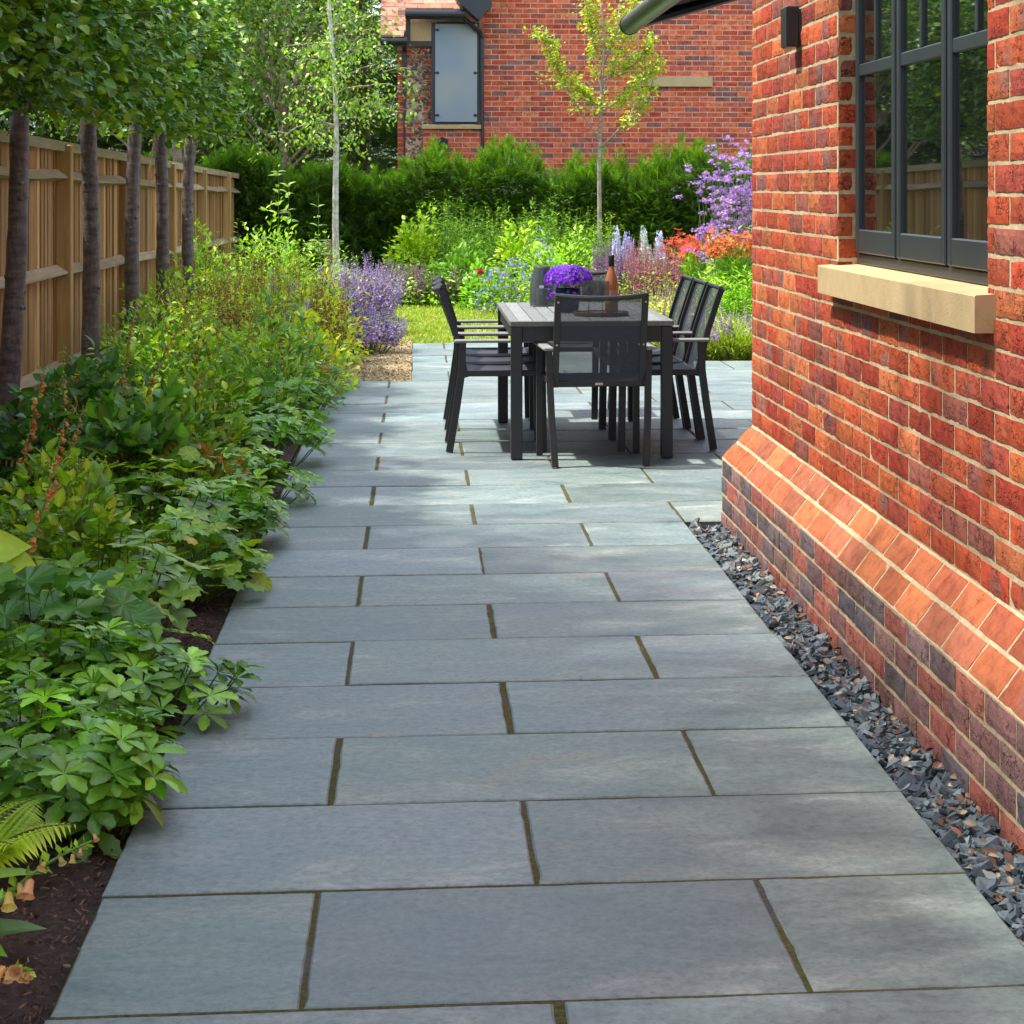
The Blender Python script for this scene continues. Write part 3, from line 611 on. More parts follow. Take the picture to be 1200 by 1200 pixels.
def bricks(g, O, U, V, Nn, L, Ht, mod=0.255, course=0.075, joint=0.0115, holes=(), pal_=PAL_UP, nu=8, nv=4, shift=0.0, proud=0.0022, jit=1.0, uend=None, ustart=None, burnt=0.16, mi=0):
    """courses of individually shaped bricks on the rectangle O + u U + v V, face normal Nn"""
    O, U, V, Nn = (np.array(a, float) for a in (O, U, V, Nn))
    rows = int(math.ceil(Ht / course - 1e-6))
    flip = np.dot(np.cross(U, V), Nn) < 0
    for r in range(rows):
        v0 = r * course; v1 = min(Ht, v0 + course)
        segs = [(0.0, L)]
        for (h0, h1, b0, b1) in holes:
            if v0 + course * .5 > b0 and v0 + course * .5 < b1:
                ns = []
                for a, b in segs:
                    if h1 <= a or h0 >= b: ns.append((a, b))
                    else:
                        if h0 > a: ns.append((a, h0))
                        if h1 < b: ns.append((h1, b))
                segs = ns
        off = shift + (mod / 2 if r % 2 else 0)
        for a, b in segs:
            k = math.floor((a - off) / mod); u = off + k * mod
            while u < b - 1e-6:
                x0, x1 = max(a, u), min(b, u + mod); u += mod
                if x1 - x0 < 0.03: continue
                jl = joint / 2; x0j = x0 + (jl if x0 > a + 1e-6 else 0); x1j = x1 - (jl if x1 < b - 1e-6 else 0)
                e = 0.0014 * jit
                q0, q1 = x0j + rng.normal(0, e), x1j + rng.normal(0, e); w0, w1 = v0 + jl + rng.normal(0, e * .7), v1 - jl + rng.normal(0, e * .7)
                if abs(x0 - a) < 1e-6: q0 = x0j
                if abs(x1 - b) < 1e-6: q1 = x1j
                uu = np.linspace(0, 1, nu + 1); vv = np.linspace(0, 1, nv + 1)
                UU, VV = np.meshgrid(uu, vv)
                ex = np.minimum(UU, 1 - UU) * (q1 - q0); ey = np.minimum(VV, 1 - VV) * (w1 - w0)
                ed = np.minimum(ex, ey)
                hgt = proud + 0.0006 * jit * rng.standard_normal() - 0.0022 * (ed < 1e-6) + 0.0006 * jit * rng.standard_normal(UU.shape)
                su = q0 + UU * (q1 - q0) + 0.0009 * jit * rng.standard_normal(UU.shape) * (ex > -1); sv = w0 + VV * (w1 - w0) + 0.0007 * jit * rng.standard_normal(UU.shape)
                if uend is not None:                      # mitred end
                    su = np.minimum(su, uend(sv))
                if ustart is not None: su = np.maximum(su, ustart(sv))
                P = O + su[..., None] * U + sv[..., None] * V + hgt[..., None] * Nn
                P = P.reshape(-1, 3); idx = np.arange(len(P)).reshape(nv + 1, nu + 1)
                f = np.concatenate([np.stack([idx[:-1, :-1], idx[:-1, 1:], idx[1:, 1:]], -1).reshape(-1, 3), np.stack([idx[:-1, :-1], idx[1:, 1:], idx[1:, :-1]], -1).reshape(-1, 3)])
                bd = np.concatenate([idx[0], idx[1:, -1], idx[-1, -2::-1], idx[-2:0:-1, 0]])
                back = P[bd] - Nn * (proud + 0.012); nb = len(P); m_ = len(bd)
                f2 = []
                for i in range(m_):
                    j = (i + 1) % m_; f2 += [(bd[i], nb + i, nb + j), (bd[i], nb + j, bd[j])]
                f = np.concatenate([f, np.array(f2)])
                if flip: f = f[:, ::-1]
                c = np.array(pal_[rng.integers(0, len(pal_))]) * (1 + .13 * rng.standard_normal())
                cc = np.tile(c, (len(P) + m_, 1))
                if rng.random() < burnt:                    # burnt end or kiss mark
                    s0 = rng.uniform(0, 1); wd = rng.uniform(.12, .4)
                    msk = np.clip(1.15 - np.hypot((UU.reshape(-1) - s0) / wd * .8, (VV.reshape(-1) - rng.uniform(.2, .8)) * 1.3), 0, 1) * rng.uniform(.5, .9)
                    cc[:len(P)] = cc[:len(P)] * (1 - msk[:, None]) + np.array((0.16, 0.12, 0.12)) * msk[:, None]
                g.raw(np.concatenate([P, back]), f, np.clip(cc, .01, .9), mi)
WY0 = -0.6                                     # near end of the modelled wall
WY_H = 5.4
wo0, wo1 = 5.035, 6.865; wz0, wz1 = 1.06, 2.42          # window opening
house = thing('brick_house', 'red brick house wall close by on the right with chamfered plinth and dark casement window', 'house', (XU, YU, 0))
def child_build(g, name, mats, root, **kw):
    o = g.build(name, mats, root, **kw); o.matrix_parent_inverse = root.matrix_basis.inverted() if False else o.matrix_parent_inverse
    o.location = Vector((0, 0, 0)) - Vector(root.location) if root.rotation_euler.z == 0 else o.location
    return o
g = G()
zU = 0.419
NSEG = YU - WY0
bricks(g, (XU, WY0, zU), (0, 1, 0), (0, 0, 1), (-1, 0, 0), YU - WY0, 3.0, holes=[(wo0 - WY0, wo1 - WY0, wz0 - zU, wz1 - zU)], shift=0.09)
# reveal bricks
bricks(g, (XU + .004, wo1, zU), (1, 0, 0), (0, 0, 1), (0, -1, 0), 0.10, 3.0, holes=[(-1, 1, -1, wz0 - zU - .03), (-1, 1, wz1 - zU, 9)], nu=6, mod=0.30, shift=-.1, jit=.4)
bricks(g, (XU + .004, wo0, zU), (1, 0, 0), (0, 0, 1), (0, 1, 0), 0.10, 3.0, holes=[(-1, 1, -1, wz0 - zU - .03), (-1, 1, wz1 - zU, 9)], nu=6, mod=0.30, shift=-.1, jit=.4)
# mortar body with opening
def wall_body(g, mi):
    x0, x1 = XU + 0.0015, XU + 0.3
    for (a, b, c, d) in ((WY0, wo0, 0.3, 3.42), (wo1, YU - .001, 0.3, 3.42), (wo0, wo1, 0.3, wz0), (wo0, wo1, wz1, 3.42)):
        g.box((x0, a, c), (x1, b, d), (1, 1, 1), mi)
wall_body(g, 1)
# rear return wall and the wing behind the corner that carries the awning
bricks(g, (XU + .004, YU, zU), (1, 0, 0), (0, 0, 1), (0, 1, 0), 3.2, 3.0, nu=2, nv=1, jit=.5)
g.box((XU + .31, YU - .3, 0), (4.6, YU - .002, 3.42), (1, 1, 1), 1)
bricks(g, (4.6, YU, 0), (0, 1, 0), (0, 0, 1), (-1, 0, 0), 6.5, 3.4, nu=2, nv=1, jit=.5)
g.box((4.602, YU - .2, 0), (4.9, YU + 6.5, 3.42), (1, 1, 1), 1)
child_build(g, 'wall', [M['brick'], M['mortar']], house)
g = G()
pz = 0.269
bricks(g, (XW, WY0, pz - 4 * .075), (0, 1, 0), (0, 0, 1), (-1, 0, 0), YC - WY0, .3, pal_=PAL_PL, shift=.03)
bricks(g, (XW + .004, YC, pz - 4 * .075), (1, 0, 0), (0, 0, 1), (0, 1, 0), 3.2, .3, pal_=PAL_PL, nu=3, nv=2)
sl = nrm(np.array([0.0565, 0, 0.075])); Lc = math.hypot(.0565, .075)
for i in range(2):
    O = (XW + .0565 * i, WY0, pz + .075 * i)
    yc = YC - .0565 * i
    bricks(g, O, (0, 1, 0), tuple(sl), tuple(nrm(np.array([-0.075, 0, 0.0565]))), YC - WY0, Lc, course=Lc, pal_=PAL_CH, joint=.013, shift=.06 + .12 * i, burnt=.03, mi=2, nu=8, nv=5, proud=.0022,
           uend=lambda v, yc=yc: yc - WY0 - v / Lc * .0565)
    bricks(g, (XW + .0565 * i, YC - .0565 * i, pz + .075 * i), (1, 0, 0), tuple(nrm(np.array([0, -.0565, .075]))), tuple(nrm(np.array([0, .075, .0565]))), 3.1, Lc, course=Lc, pal_=PAL_CH, mi=2, nu=6, nv=3, shift=.03, ustart=lambda v: v / Lc * .0565 + .001)
# mortar core of the plinth
pr = [(XW + .0015, -.05), (XW + .0015, pz), (XW + .1145, pz + .15), (XU + .2, pz + .15), (XU + .2, -.05)]
def prism(g, prof, ya, yb, mi=0, shrink=None):
    n = len(prof); v = [(x, ya, z) for x, z in prof] + [(x, (yb if shrink is None else shrink(z)), z) for x, z in prof]
    f = [(0, i, i + 1) for i in range(1, n - 1)] + [(n, n + i + 1, n + i) for i in range(1, n - 1)]
    for i in range(n): j = (i + 1) % n; f += [(i, n + i, n + j), (i, n + j, j)]
    g.raw(v, f, (1, 1, 1), mi)
prism(g, pr, WY0, YC, 1, lambda z: YC - .002 - max(0, (z - pz)) / .15 * .113)
g.box((XW + .12, YU - .1, -.05), (4.55, YC - .115, pz + .15), (1, 1, 1), 1)
child_build(g, 'plinth', [M['brick'], M['mortar'], M['smooth_brick']], house)
# window
xf = 1.462
win = thing('window', None, None, (xf, wo0, 1.152)); win.parent = house; win.location = Vector((xf, wo0, 1.152)) - house.location
def wpart(g, name, mats):
    o = g.build(name, mats, win); o.location = Vector((-xf, -wo0, -1.152)); return o
g = G()
zb = 1.158; zt = 2.42; n3 = 3; ww = (wo1 - wo0) / 3
fb = .004
g.box((xf, wo0, zb), (xf + .07, wo1, zb + .035), bev=fb); g.box((xf, wo0, zt - .05), (xf + .07, wo1, zt), bev=fb)
for k in range(4):
    yc = wo0 + k * ww; w_ = .028 if k in (0, 3) else .022
    ya, yb = (yc, yc + w_) if k == 0 else ((yc - w_, yc) if k == 3 else (yc - w_ / 2, yc + w_ / 2))
    g.box((xf + .001, ya, zb + .03), (xf + .07, yb, zt - .04), bev=fb)
wpart(g, 'frame', M['frame'])
gp_ = G()
for k in range(3):
    g = G(); ya = wo0 + k * ww + (.03 if k == 0 else .014); yb = wo0 + (k + 1) * ww - (.03 if k == 2 else .014); xs = xf - .012
    st = .040
    g.box((xs, ya, zb + .038), (xs + .05, ya + st, zt - .055), bev=.004); g.box((xs, yb - st, zb + .038), (xs + .05, yb, zt - .055), bev=.004)
    g.box((xs + .001, ya + st, zb + .038), (xs + .05, yb - st, zb + .115), bev=.004); g.box((xs + .001, ya + st, zt - .11), (xs + .05, yb - st, zt - .055), bev=.004)
    zbr = 1.775
    g.box((xs + .004, ya + st, zbr), (xs + .045, yb - st, zbr + .042), bev=.004)
    ym = (ya + yb) / 2; g.box((xs + .003, ym - .012, zbr + .042), (xs + .03, ym + .012, zt - .11), bev=.003)
    wpart(g, 'casement', M['frame'])
    g = G(); g.box((xs + .013, ya + .02, zb + .06), (xs + .019, yb - .02, zt - .08)); wpart(g, 'pane', M['glass'])
# sill
g = G(); xs = 1.348
pr2 = [(xs, 1.057), (xs, 1.146), (XU + .02, 1.158), (xf + .01, 1.1565), (xf + .01, 1.057)]
v = G(); prism(g, [(xs, 1.057), (xs, 1.146), (xs + .003, 1.149), (xf + .03, 1.157), (xf + .03, 1.062), (xs + .003, 1.055)], wo0 - .002, wo1 + .002)
prism(g, [(xs, 1.057), (xs, 1.146), (xs + .003, 1.1492), (XU + .001, 1.1515), (XU + .001, 1.057)], 4.97, wo0 - .0021); prism(g, [(xs, 1.057), (xs, 1.146), (xs + .003, 1.1492), (XU + .001, 1.1515), (XU + .001, 1.057)], wo1 + .0021, 6.96)
child_build(g, 'window_sill', M['sill'], house)
# roof edge above (out of frame): eaves
g = G(); g.box((XU - .25, WY0, 3.42), (5, YU + .25, 3.6)); child_build(g, 'eaves', M['frame'], house)

# wall lamp
yl = 7.58; lamp = thing('wall_lamp', 'small black box lamp on the brick wall left of the window', 'wall lamp', (XU, yl, 1.99))
g = G(); g.box((-.056, -.055, -.065), (-.008, .065, .083), bev=.004); g.build('lamp_body', M['black'], lamp)
g = G(); g.box((-.01, -.045, -.055), (.004, .055, .073)); g.build('back_plate', M['frame'], lamp)
g = G(); g.box((-.048, -.04, -.068), (-.016, .05, -.0655)); g.build('lens', M['white'], lamp)

# awning
aw = thing('awning', 'open patio awning with metal front bar, at the top beside the house corner', 'awning', (4.6, 10.0, 2.9))
Yend = 12.45; Xb = atY(738, Yend) + .0; zb_ = zAt(29, Xb, Yend); sl_ = 0.29
def awp(g, name, m, smooth=False): o = g.build(name, m, aw, smooth=smooth); o.location = -Vector(aw.location); return o
g = G(); yy = np.array([Yend, Yend - .005, Yend - 3.6]); g.tube([(Xb, y, zb_) for y in np.linspace(Yend, 9.2, 6)], .058, (1, 1, 1), 28); awp(g, 'front_bar', M['copper_bar'], False)
for ob in [aw.children[-1]]:
    ob.data.polygons.foreach_set('use_smooth', [len(p.vertices) == 3 and abs(p.normal.y) < .9 for p in ob.data.polygons])
g = G(); g.tube([(Xb, Yend + .0, zb_), (Xb, Yend + .012, zb_)], .062, (1, 1, 1), 28); awp(g, 'end_cap', M['frame'])
g = G(); zw = zb_ + sl_ * (4.6 - Xb); g.quad([(Xb + .03, 9.25, zb_ + .04), (4.55, 9.25, zw + .04), (4.55, Yend - .08, zw + .04), (Xb + .03, Yend - .08, zb_ + .04)])
g.quad([(Xb + .03, 9.25, zb_ + .037), (Xb + .03, Yend - .08, zb_ + .037), (4.55, Yend - .08, zw + .037), (4.55, 9.25, zw + .037)]); awp(g, 'canopy', M['awning'])
g = G(); g.tube([(Xb + .03, Yend - .12, zb_ - .0), (4.5, Yend - .12, zw - .03)], .035, (1, 1, 1), 8); awp(g, 'arm', M['black'])
g = G(); g.box((4.45, 9.1, zw - .08), (4.595, Yend, zw + .09), bev=.02); awp(g, 'cassette', M['frame'])
# ------------------------------------------------------------------ DINING SET
def dining_table():
    X0, X1, Y0, Y1 = 0.482, 1.335, 10.80, 12.58
    cx, cy = (X0 + X1) / 2, (Y0 + Y1) / 2; hx, hy = (X1 - X0) / 2, (Y1 - Y0) / 2
    t = thing('dining_table', 'dark metal dining table with weathered grey slatted top on the patio', 'table', (cx, cy, 0))
    g = G(); n = 10; e = .045; zt = .72
    for i in range(n):
        a = -hx + e + (2 * hx - 2 * e) * i / n; b = a + (2 * hx - 2 * e) / n
        c = np.array((0.20, 0.215, 0.205)) * (1 + .08 * rng.standard_normal())
        g.box((a + .0028, -hy + e + .002, zt - .022), (b - .0028, hy - e - .002, zt - .001 + .0006 * rng.standard_normal()), c, 0, bev=.002)
    g.build('table_top', M['plank'], t)
    g = G()
    for lo, hi in (((-hx, -hy, zt - .028), (hx, -hy + e, zt)), ((-hx, hy - e, zt - .028), (hx, hy, zt)), ((-hx, -hy + e, zt - .028), (-hx + e, hy - e, zt)), ((hx - e, -hy + e, zt - .028), (hx, hy - e, zt))):
        g.box(lo, hi, (0.17, 0.17, 0.155), 0, bev=.003)
    g.build('top_border', M['plank'], t)
    g = G(); r = .008
    for s in (-1, 1):
        g.box((-hx + .05, s * (hy - .03) - .012, zt - .105), (hx - .05, s * (hy - .03) + .012, zt - .029))
        g.box((s * (hx - .03) - .012, -hy + .045, zt - .104), (s * (hx - .03) + .012, hy - .045, zt - .029))
    g.box((-hx + .06, -.02, zt - .06), (hx - .06, .02, zt - .03)); g.build('apron', M['alu'], t)
    for sx in (-1, 1):
        for sy in (-1, 1):
            g = G(); x = sx * (hx - .035); y = sy * (hy - .035); g.box((x - .03, y - .03, 0.004), (x + .03, y + .03, zt - .0285), bev=.004); g.build('leg', M['alu'], t)
    return t
dining_table()

def make_chair():                     # seen from the back it faces +Y ; origin on the floor
    t = thing('dining_chair', None, 'chair')
    def poly(g, pts, w, d, k=4):
        """rectangular bar through pts in the plane x = const; w across x, d in the plane"""
        pts = np.array(pts, float); tn = nrm(np.gradient(pts, axis=0)); side = np.array([1.0, 0, 0]); nn = nrm(np.cross(tn, side))
        v = []; 
        for p, q in zip(pts, nn):
            v += [p - side * w / 2 - q * d / 2, p + side * w / 2 - q * d / 2, p + side * w / 2 + q * d / 2, p - side * w / 2 + q * d / 2]
        f = []
        for i in range(len(pts) - 1):
            for j in range(4): a, b = 4 * i + j, 4 * i + (j + 1) % 4; f += [(a, b, b + 4), (a, b + 4, a + 4)]
        m = 4 * (len(pts) - 1); f += [(0, 2, 1), (0, 3, 2), (m, m + 1, m + 2), (m, m + 2, m + 3)]
        g.raw(np.array(v), f, (1, 1, 1))
    bx = .222
    for s in (-1, 1):                 # rear leg rises to the arm
        g = G(); poly(g, [(s * .232, -.255, 0.003), (s * .246, -.215, .25), (s * .252, -.19, .43), (s * .256, -.185, .585)], .032, .038); g.build('leg', M['alu'], t)
    for s in (-1, 1):
        g = G(); poly(g, [(s * .258, .245, .003), (s * .258, .235, .585)], .032, .038); g.build('leg', M['alu'], t)
    for s in (-1, 1):
        g = G(); g.box((s * .262 - .027, -.23, .586), (s * .262 + .027, .27, .604), (0.24, 0.235, 0.225), 0, bev=.006); g.build('armrest', M['plank'], t)
    bp = [(-.165, .40), (-.19, .50), (-.225, .64), (-.27, .78), (-.30, .865)]
    g = G()
    for s in (-1, 1): poly(g, [(s * bx, y, z) for y, z in bp], .03, .03)
    # curved top rail, corners a little higher than the middle
    pts = [(x, -.301 - .035 * (1 - (x / bx) ** 2), .868 - .012 * (1 - (x / bx) ** 2)) for x in np.linspace(-bx - .012, bx + .012, 11)]
    g.tube(pts, .0125, (1, 1, 1), 8)
    g.build('back_frame', M['alu'], t)
    # sling back : a curved sheet with thickness of the weave
    def sheet(name, fn, nu, nv, th):
        g = G(); v = np.array([fn(i / nu, j / nv) for j in range(nv + 1) for i in range(nu + 1)]); v2 = v + np.array(th)
        idx = np.arange(len(v)).reshape(nv + 1, nu + 1)
        f = np.concatenate([np.stack([idx[:-1, :-1], idx[:-1, 1:], idx[1:, 1:]], -1).reshape(-1, 3), np.stack([idx[:-1, :-1], idx[1:, 1:], idx[1:, :-1]], -1).reshape(-1, 3)])
        g.raw(v, f, (1, 1, 1)); return g.build(name, M['sling'], t, smooth=True)
    def back(u, v):
        x = -bx + .012 + (2 * bx - .024) * u; z = .425 + (.857 - .425) * v
        y = np.interp(z, [p[1] for p in bp], [p[0] for p in bp]) - .03 * (1 - (x / bx) ** 2) * (.3 + .7 * v)
        return (x, y, z - .010 * v * (1 - (x / bx) ** 2))
    sheet('backrest', back, 10, 12, (0, .003, 0))
    def seat(u, v):
        x = -.235 + .47 * u; y = -.165 + .42 * v
        return (x, y, .437 - .018 * (1 - (x / .235) ** 2) - .012 * math.sin(PI * v) + (.006 if v > .95 else 0))
    g = G(); nu, nv = 10, 10; v = np.array([seat(i / nu, j / nv) for j in range(nv + 1) for i in range(nu + 1)]); idx = np.arange(len(v)).reshape(nv + 1, nu + 1)
    f = np.concatenate([np.stack([idx[:-1, :-1], idx[:-1, 1:], idx[1:, 1:]], -1).reshape(-1, 3), np.stack([idx[:-1, :-1], idx[1:, 1:], idx[1:, :-1]], -1).reshape(-1, 3)])
    g.raw(v, f, (1, 1, 1)); g.raw(v - np.array([0, 0, .006]), f[:, ::-1], (1, 1, 1)); g.build('seat', M['seat'], t, smooth=True)
    g = G()
    for s in (-1, 1): g.box((s * .238 - .014, -.20, .405), (s * .238 + .014, .25, .437), bev=.003)
    g.box((-.226, -.185, .398), (.226, -.16, .428), bev=.003); g.box((-.226, .222, .402), (.226, .25, .432), bev=.003); g.build('seat_frame', M['alu'], t)
    g = G(); g.box((-.02, -.1865, .407), (.02, -.1852, .419)); g.build('maker_plate', M['screw'], t)
    for s in (-1, 1):
        for z in (.835, .615):
            g = G(); y = np.interp(z, [p[1] for p in bp], [p[0] for p in bp]); g.tube([(s * bx, y - .013, z), (s * bx, y - .019, z)], .0055, (1, 1, 1), 10); g.build('screw', M['screw'], t)
    return t
M['seat'] = flat_mat('seat_weave', (0.028, 0.031, 0.045), 0.6, nscale=200, namt=0.3)
chair0 = make_chair()
def yctr(Zn): return Zn
spots = [  # x, y, rotation, label
    (0.915, 10.77, 0.05, 'mesh back armchair at the near end of the table, its back to the camera'),
    (0.43, 11.39, -PI / 2, 'dark armchair nearest the camera on the left side of the table'),
    (0.435, 11.95, -PI / 2, 'dark armchair in the middle of the left side of the table'),
    (0.44, 12.51, -PI / 2 + .02, 'dark armchair farthest from the camera on the left side of the table'),
    (1.335, 11.37, PI / 2, 'dark armchair nearest the camera on the right side of the table'),
    (1.33, 11.90, PI / 2 + .01, 'dark armchair in the middle of the right side of the table'),
    (1.325, 12.43, PI / 2, 'dark armchair farthest from the camera on the right side of the table'),
    (1.00, 13.05, PI, 'dark armchair at the far end of the table behind lantern and flowers')]
for i, (x, y, a, lb) in enumerate(spots):
    o = chair0 if i == 0 else copy_tree(chair0)
    o.location = (x, y, 0); o.rotation_euler = (0, 0, a); tag(o, lb, 'chair', 'dining chairs around the table')

zT = .722
# lantern
x, y = WX = ((635 - 488) * 12.25 / 2460, 12.2)
t = thing('lantern', 'smoked glass hurricane lantern on the table left of the flower pot', 'lantern', (x, y, zT))
g = G(); g.lathe([(.072, 0), (.0745, .03), (.071, .12), (.05, .215), (.048, .232), (.046, .232), (.048, .215), (.069, .12), (.0725, .03), (.07, .006), (0, .006), (0, 0), (.072, 0)], k=28); g.build('glass_shade', M['lantern'], t, smooth=True)
g = G(); g.lathe([(.0, .007), (.035, .007), (.035, .10), (.003, .098), (0, .098)], k=20); g.build('candle', M['white'], t)
g = G(); g.box((-.022, -.0735, .105), (.006, -.0725, .12)); g.build('tag', M['white'], t)
# flower pot
Yp = 11.58; x = atY(666, Yp)
t = thing('flower_pot', 'cobalt blue pot of violet bellflowers standing on the table', 'potted plant', (x, Yp, zT))
g = G(); g.lathe([(0, 0), (.052, 0), (.056, .01), (.072, .11), (.074, .13), (.066, .13), (.062, .11), (0, .10)], k=28); g.build('pot', M['blue_pot'], t, smooth=True)
n = 700; th = rng.uniform(0, 2 * PI, n); ph = np.arccos(rng.uniform(-.25, 1, n)); r = rng.uniform(.9, 1.04, n)
P = np.stack([.128 * r * np.sin(ph) * np.cos(th), .12 * r * np.sin(ph) * np.sin(th), .175 + .082 * r * np.cos(ph)], 1); Nn_ = nrm(P - np.array([0, 0, .16]))
g = G(); g.inst(T['flo'], P, np.cross(Nn_, rdir(n)), Nn_ + .35 * rdir(n), rng.uniform(.019, .028, n), pal([(0.22, 0.04, 0.62), (0.28, 0.06, 0.72), (0.16, 0.03, 0.5), (0.36, 0.12, 0.8)], n, .25))
for a in range(9):
    q = 2 * PI * a / 9
    P2 = np.array([[.10 * math.cos(q) + .02 * rng.standard_normal(), .1 * math.sin(q), .10 + .02 * rng.standard_normal()] for _ in range(6)]); g.inst(T['flo'], P2, rdir(6), rdir(6) + nrm(P2), .024, pal([(0.22, 0.04, 0.62), (0.3, 0.08, 0.7)], 6))
g.build('flower_head', M['petal'], t)
n = 500; th = rng.uniform(0, 2 * PI, n); ph = np.arccos(rng.uniform(-.4, 1, n)); r = rng.uniform(.5, .93, n)
P = np.stack([.125 * r * np.sin(ph) * np.cos(th), .12 * r * np.sin(ph) * np.sin(th), .17 + .075 * r * np.cos(ph)], 1)
g = G(); g.inst(T['small'], P, rdir(n), nrm(P), rng.uniform(.02, .03, n), vary(G_MD, n)); g.build('foliage', M['leaf'], t)
# tray, bottle, glasses
Yt = 11.26; xt = atY(704, Yt)
t = thing('serving_tray', 'round dark wooden serving tray holding bottle and wine glasses', 'tray', (xt, Yt, zT))
g = G(); g.lathe([(0, 0), (.145, 0), (.152, .008), (.152, .018), (.146, .018), (.143, .011), (0, .011)], k=40); g.build('tray_board', M['tray'], t)
zt_ = zT + .0115
xb = atY(716.5, Yt + .03)
t = thing('wine_bottle', 'rose wine bottle with black capsule standing on the tray', 'bottle', (xb, Yt + .03, zt_))
g = G(); g.lathe([(0, 0), (.033, 0), (.036, .004), (.0365, .15), (.034, .185), (.02, .225), (.0142, .245), (.0135, .30), (0, .30)], k=24); g.build('glass_body', M['rose_glass'], t, smooth=True)
g = G(); g.lathe([(.0145, .25), (.0155, .252), (.0158, .308), (.0145, .312), (0, .312)], k=20); g.build('capsule', M['capsule'], t, smooth=True)
g = G(); g.lathe([(.0368, .05), (.0371, .051), (.0371, .12), (.0368, .121)], k=24, col=(1, 1, 1)); g.build('label', flat_mat('bottle_label', (0.42, 0.2, 0.13), .6), t)
for px_, dy, lb in ((690, -.03, 'clear wine glass at the left of the tray'), (706, -.06, 'clear wine glass on the tray close beside the bottle')):
    xg = atY(px_, Yt + dy)
    t = thing('wine_glass', lb, 'wine glass', (xg, Yt + dy, zt_), group='wine glasses on the tray')
    g = G(); g.lathe([(.036, .175), (.0385, .125), (.036, .095), (.022, .075), (.004, .068), (.0035, .068), (.021, .073), (.0345, .095), (.037, .125), (.0347, .175), (.036, .175)], k=24); g.build('bowl', M['wineglass'], t, smooth=True)
    g = G(); g.lathe([(0, 0), (.034, .0005), (.033, .002), (.006, .004), (.0035, .012), (.0033, .069), (0, .07)], k=20); g.build('stem', M['wineglass'], t, smooth=True)

# ------------------------------------------------------------------ FENCE
fz = lambda Y, z: z - 0.0088 * (Y - 12)
fen = thing('timber_fence', 'brown timber board fence with posts and rails behind the tree row', 'fence', (FX, 14.2, 0))
fo = Vector((FX, 14.2, 0))
def fpart(g, name, m): o = g.build(name, m, fen); o.location = -fo; return o
posts = [14.2 + 3.0 * k for k in range(-4, 5)]; YE = 28.25; posts_all = posts + [YE]
PB = [(0.42, 0.23, 0.085), (0.36, 0.19, 0.07), (0.50, 0.29, 0.11), (0.31, 0.17, 0.07)]
g = G(); y = posts[0]
while y < YE:
    w = .082 + .003 * rng.standard_normal(); c = np.array(PB[rng.integers(0, 4)]) * (1 + .15 * rng.standard_normal())
    zt0 = fz(y, 1.69) + .002 * rng.standard_normal(); a = .012 * rng.standard_normal() * .4
    gap = .007 + abs(.004 * rng.standard_normal()) + (.012 if rng.random() < .12 else 0)
    g.box((FX - .09, y + gap / 2, 0.02), (FX - .06 - .012 * (rng.random() < .5) - abs(.003 * rng.standard_normal()), y + w - gap / 2, zt0), c); y += w
fpart(g, 'boards', M['fence'])
for yp in posts_all:
    g = G(); g.box((FX - .059, yp - .05, -.1), (FX + .042, yp + .05, fz(yp, 1.715)), np.array((0.40, 0.24, 0.09)) * (1 + .1 * rng.standard_normal()), bev=.006); fpart(g, 'post', M['fence'])
for ya, yb in zip(posts_all[:-1], posts_all[1:]):
    for z in (1.515, .88, .245):
        g = G(); sag = .004 * rng.standard_normal(); nseg = 6; c = np.array((0.36, 0.27, 0.16)) * (1 + .08 * rng.standard_normal())
        prof = [(FX - .058, -.04), (FX - .058, .035), (FX - .05, .037), (FX + .022, -.012), (FX + .022, -.024)]
        v = []; f = []; k = len(prof)
        for i in range(nseg + 1):
            yy = ya + .051 + (yb - ya - .102) * i / nseg; dz = fz(yy, z) - .014 * math.sin(PI * i / nseg) + .002 * rng.standard_normal()
            v += [(px_, yy, pz_ + dz) for px_, pz_ in prof]
        for i in range(nseg):
            for j in range(k): p, q = i * k + j, i * k + (j + 1) % k; f += [(p, q, q + k), (p, q + k, p + k)]
        g.raw(v, f, c); fpart(g, 'rail', M['rail'])
    g = G(); g.raw([(x_, yy, fz(yy, z_)) for yy in (ya + .002, yb - .002) for x_, z_ in ((FX - .085, 1.692), (FX - .085, 1.722), (FX + .004, 1.735), (FX + .004, 1.67))],
        [(0, 1, 2), (0, 2, 3), (4, 6, 5), (4, 7, 6), (0, 4, 5), (0, 5, 1), (1, 5, 6), (1, 6, 2), (2, 6, 7), (2, 7, 3), (3, 7, 4), (3, 4, 0)], (0.34, 0.27, 0.16)); fpart(g, 'capping', M['rail'])

# ------------------------------------------------------------------ TREES
def limb(g, p0, p1, r0, r1, wob=.05, n=6, k=6, col=(1, 1, 1), sag=0.0):
    p0, p1 = np.array(p0, float), np.array(p1, float); L = np.linalg.norm(p1 - p0)
    t = np.linspace(0, 1, n)[:, None]; pts = p0 + (p1 - p0) * t + wob * L * rng.standard_normal((n, 3)) * np.sin(PI * t) * .6
    pts[:, 2] -= sag * L * (t[:, 0] ** 2); g.tube(pts, np.linspace(r0, r1, n), col, k); return pts
def leaves_on(g, tpl, P, size, cols, amt=.3, out=None, droop=.35, mi=0, up=.8):
    n = len(P); d = rdir(n); d[:, 2] = d[:, 2] * .5 - droop
    if out is not None: d = d + out * .8
    nn = rdir(n) * .7 + np.array([0, 0, up]); g.inst(tpl, P, d, nn, size * rng.uniform(.6, 1.2, n), pal(cols, n, amt), mi)
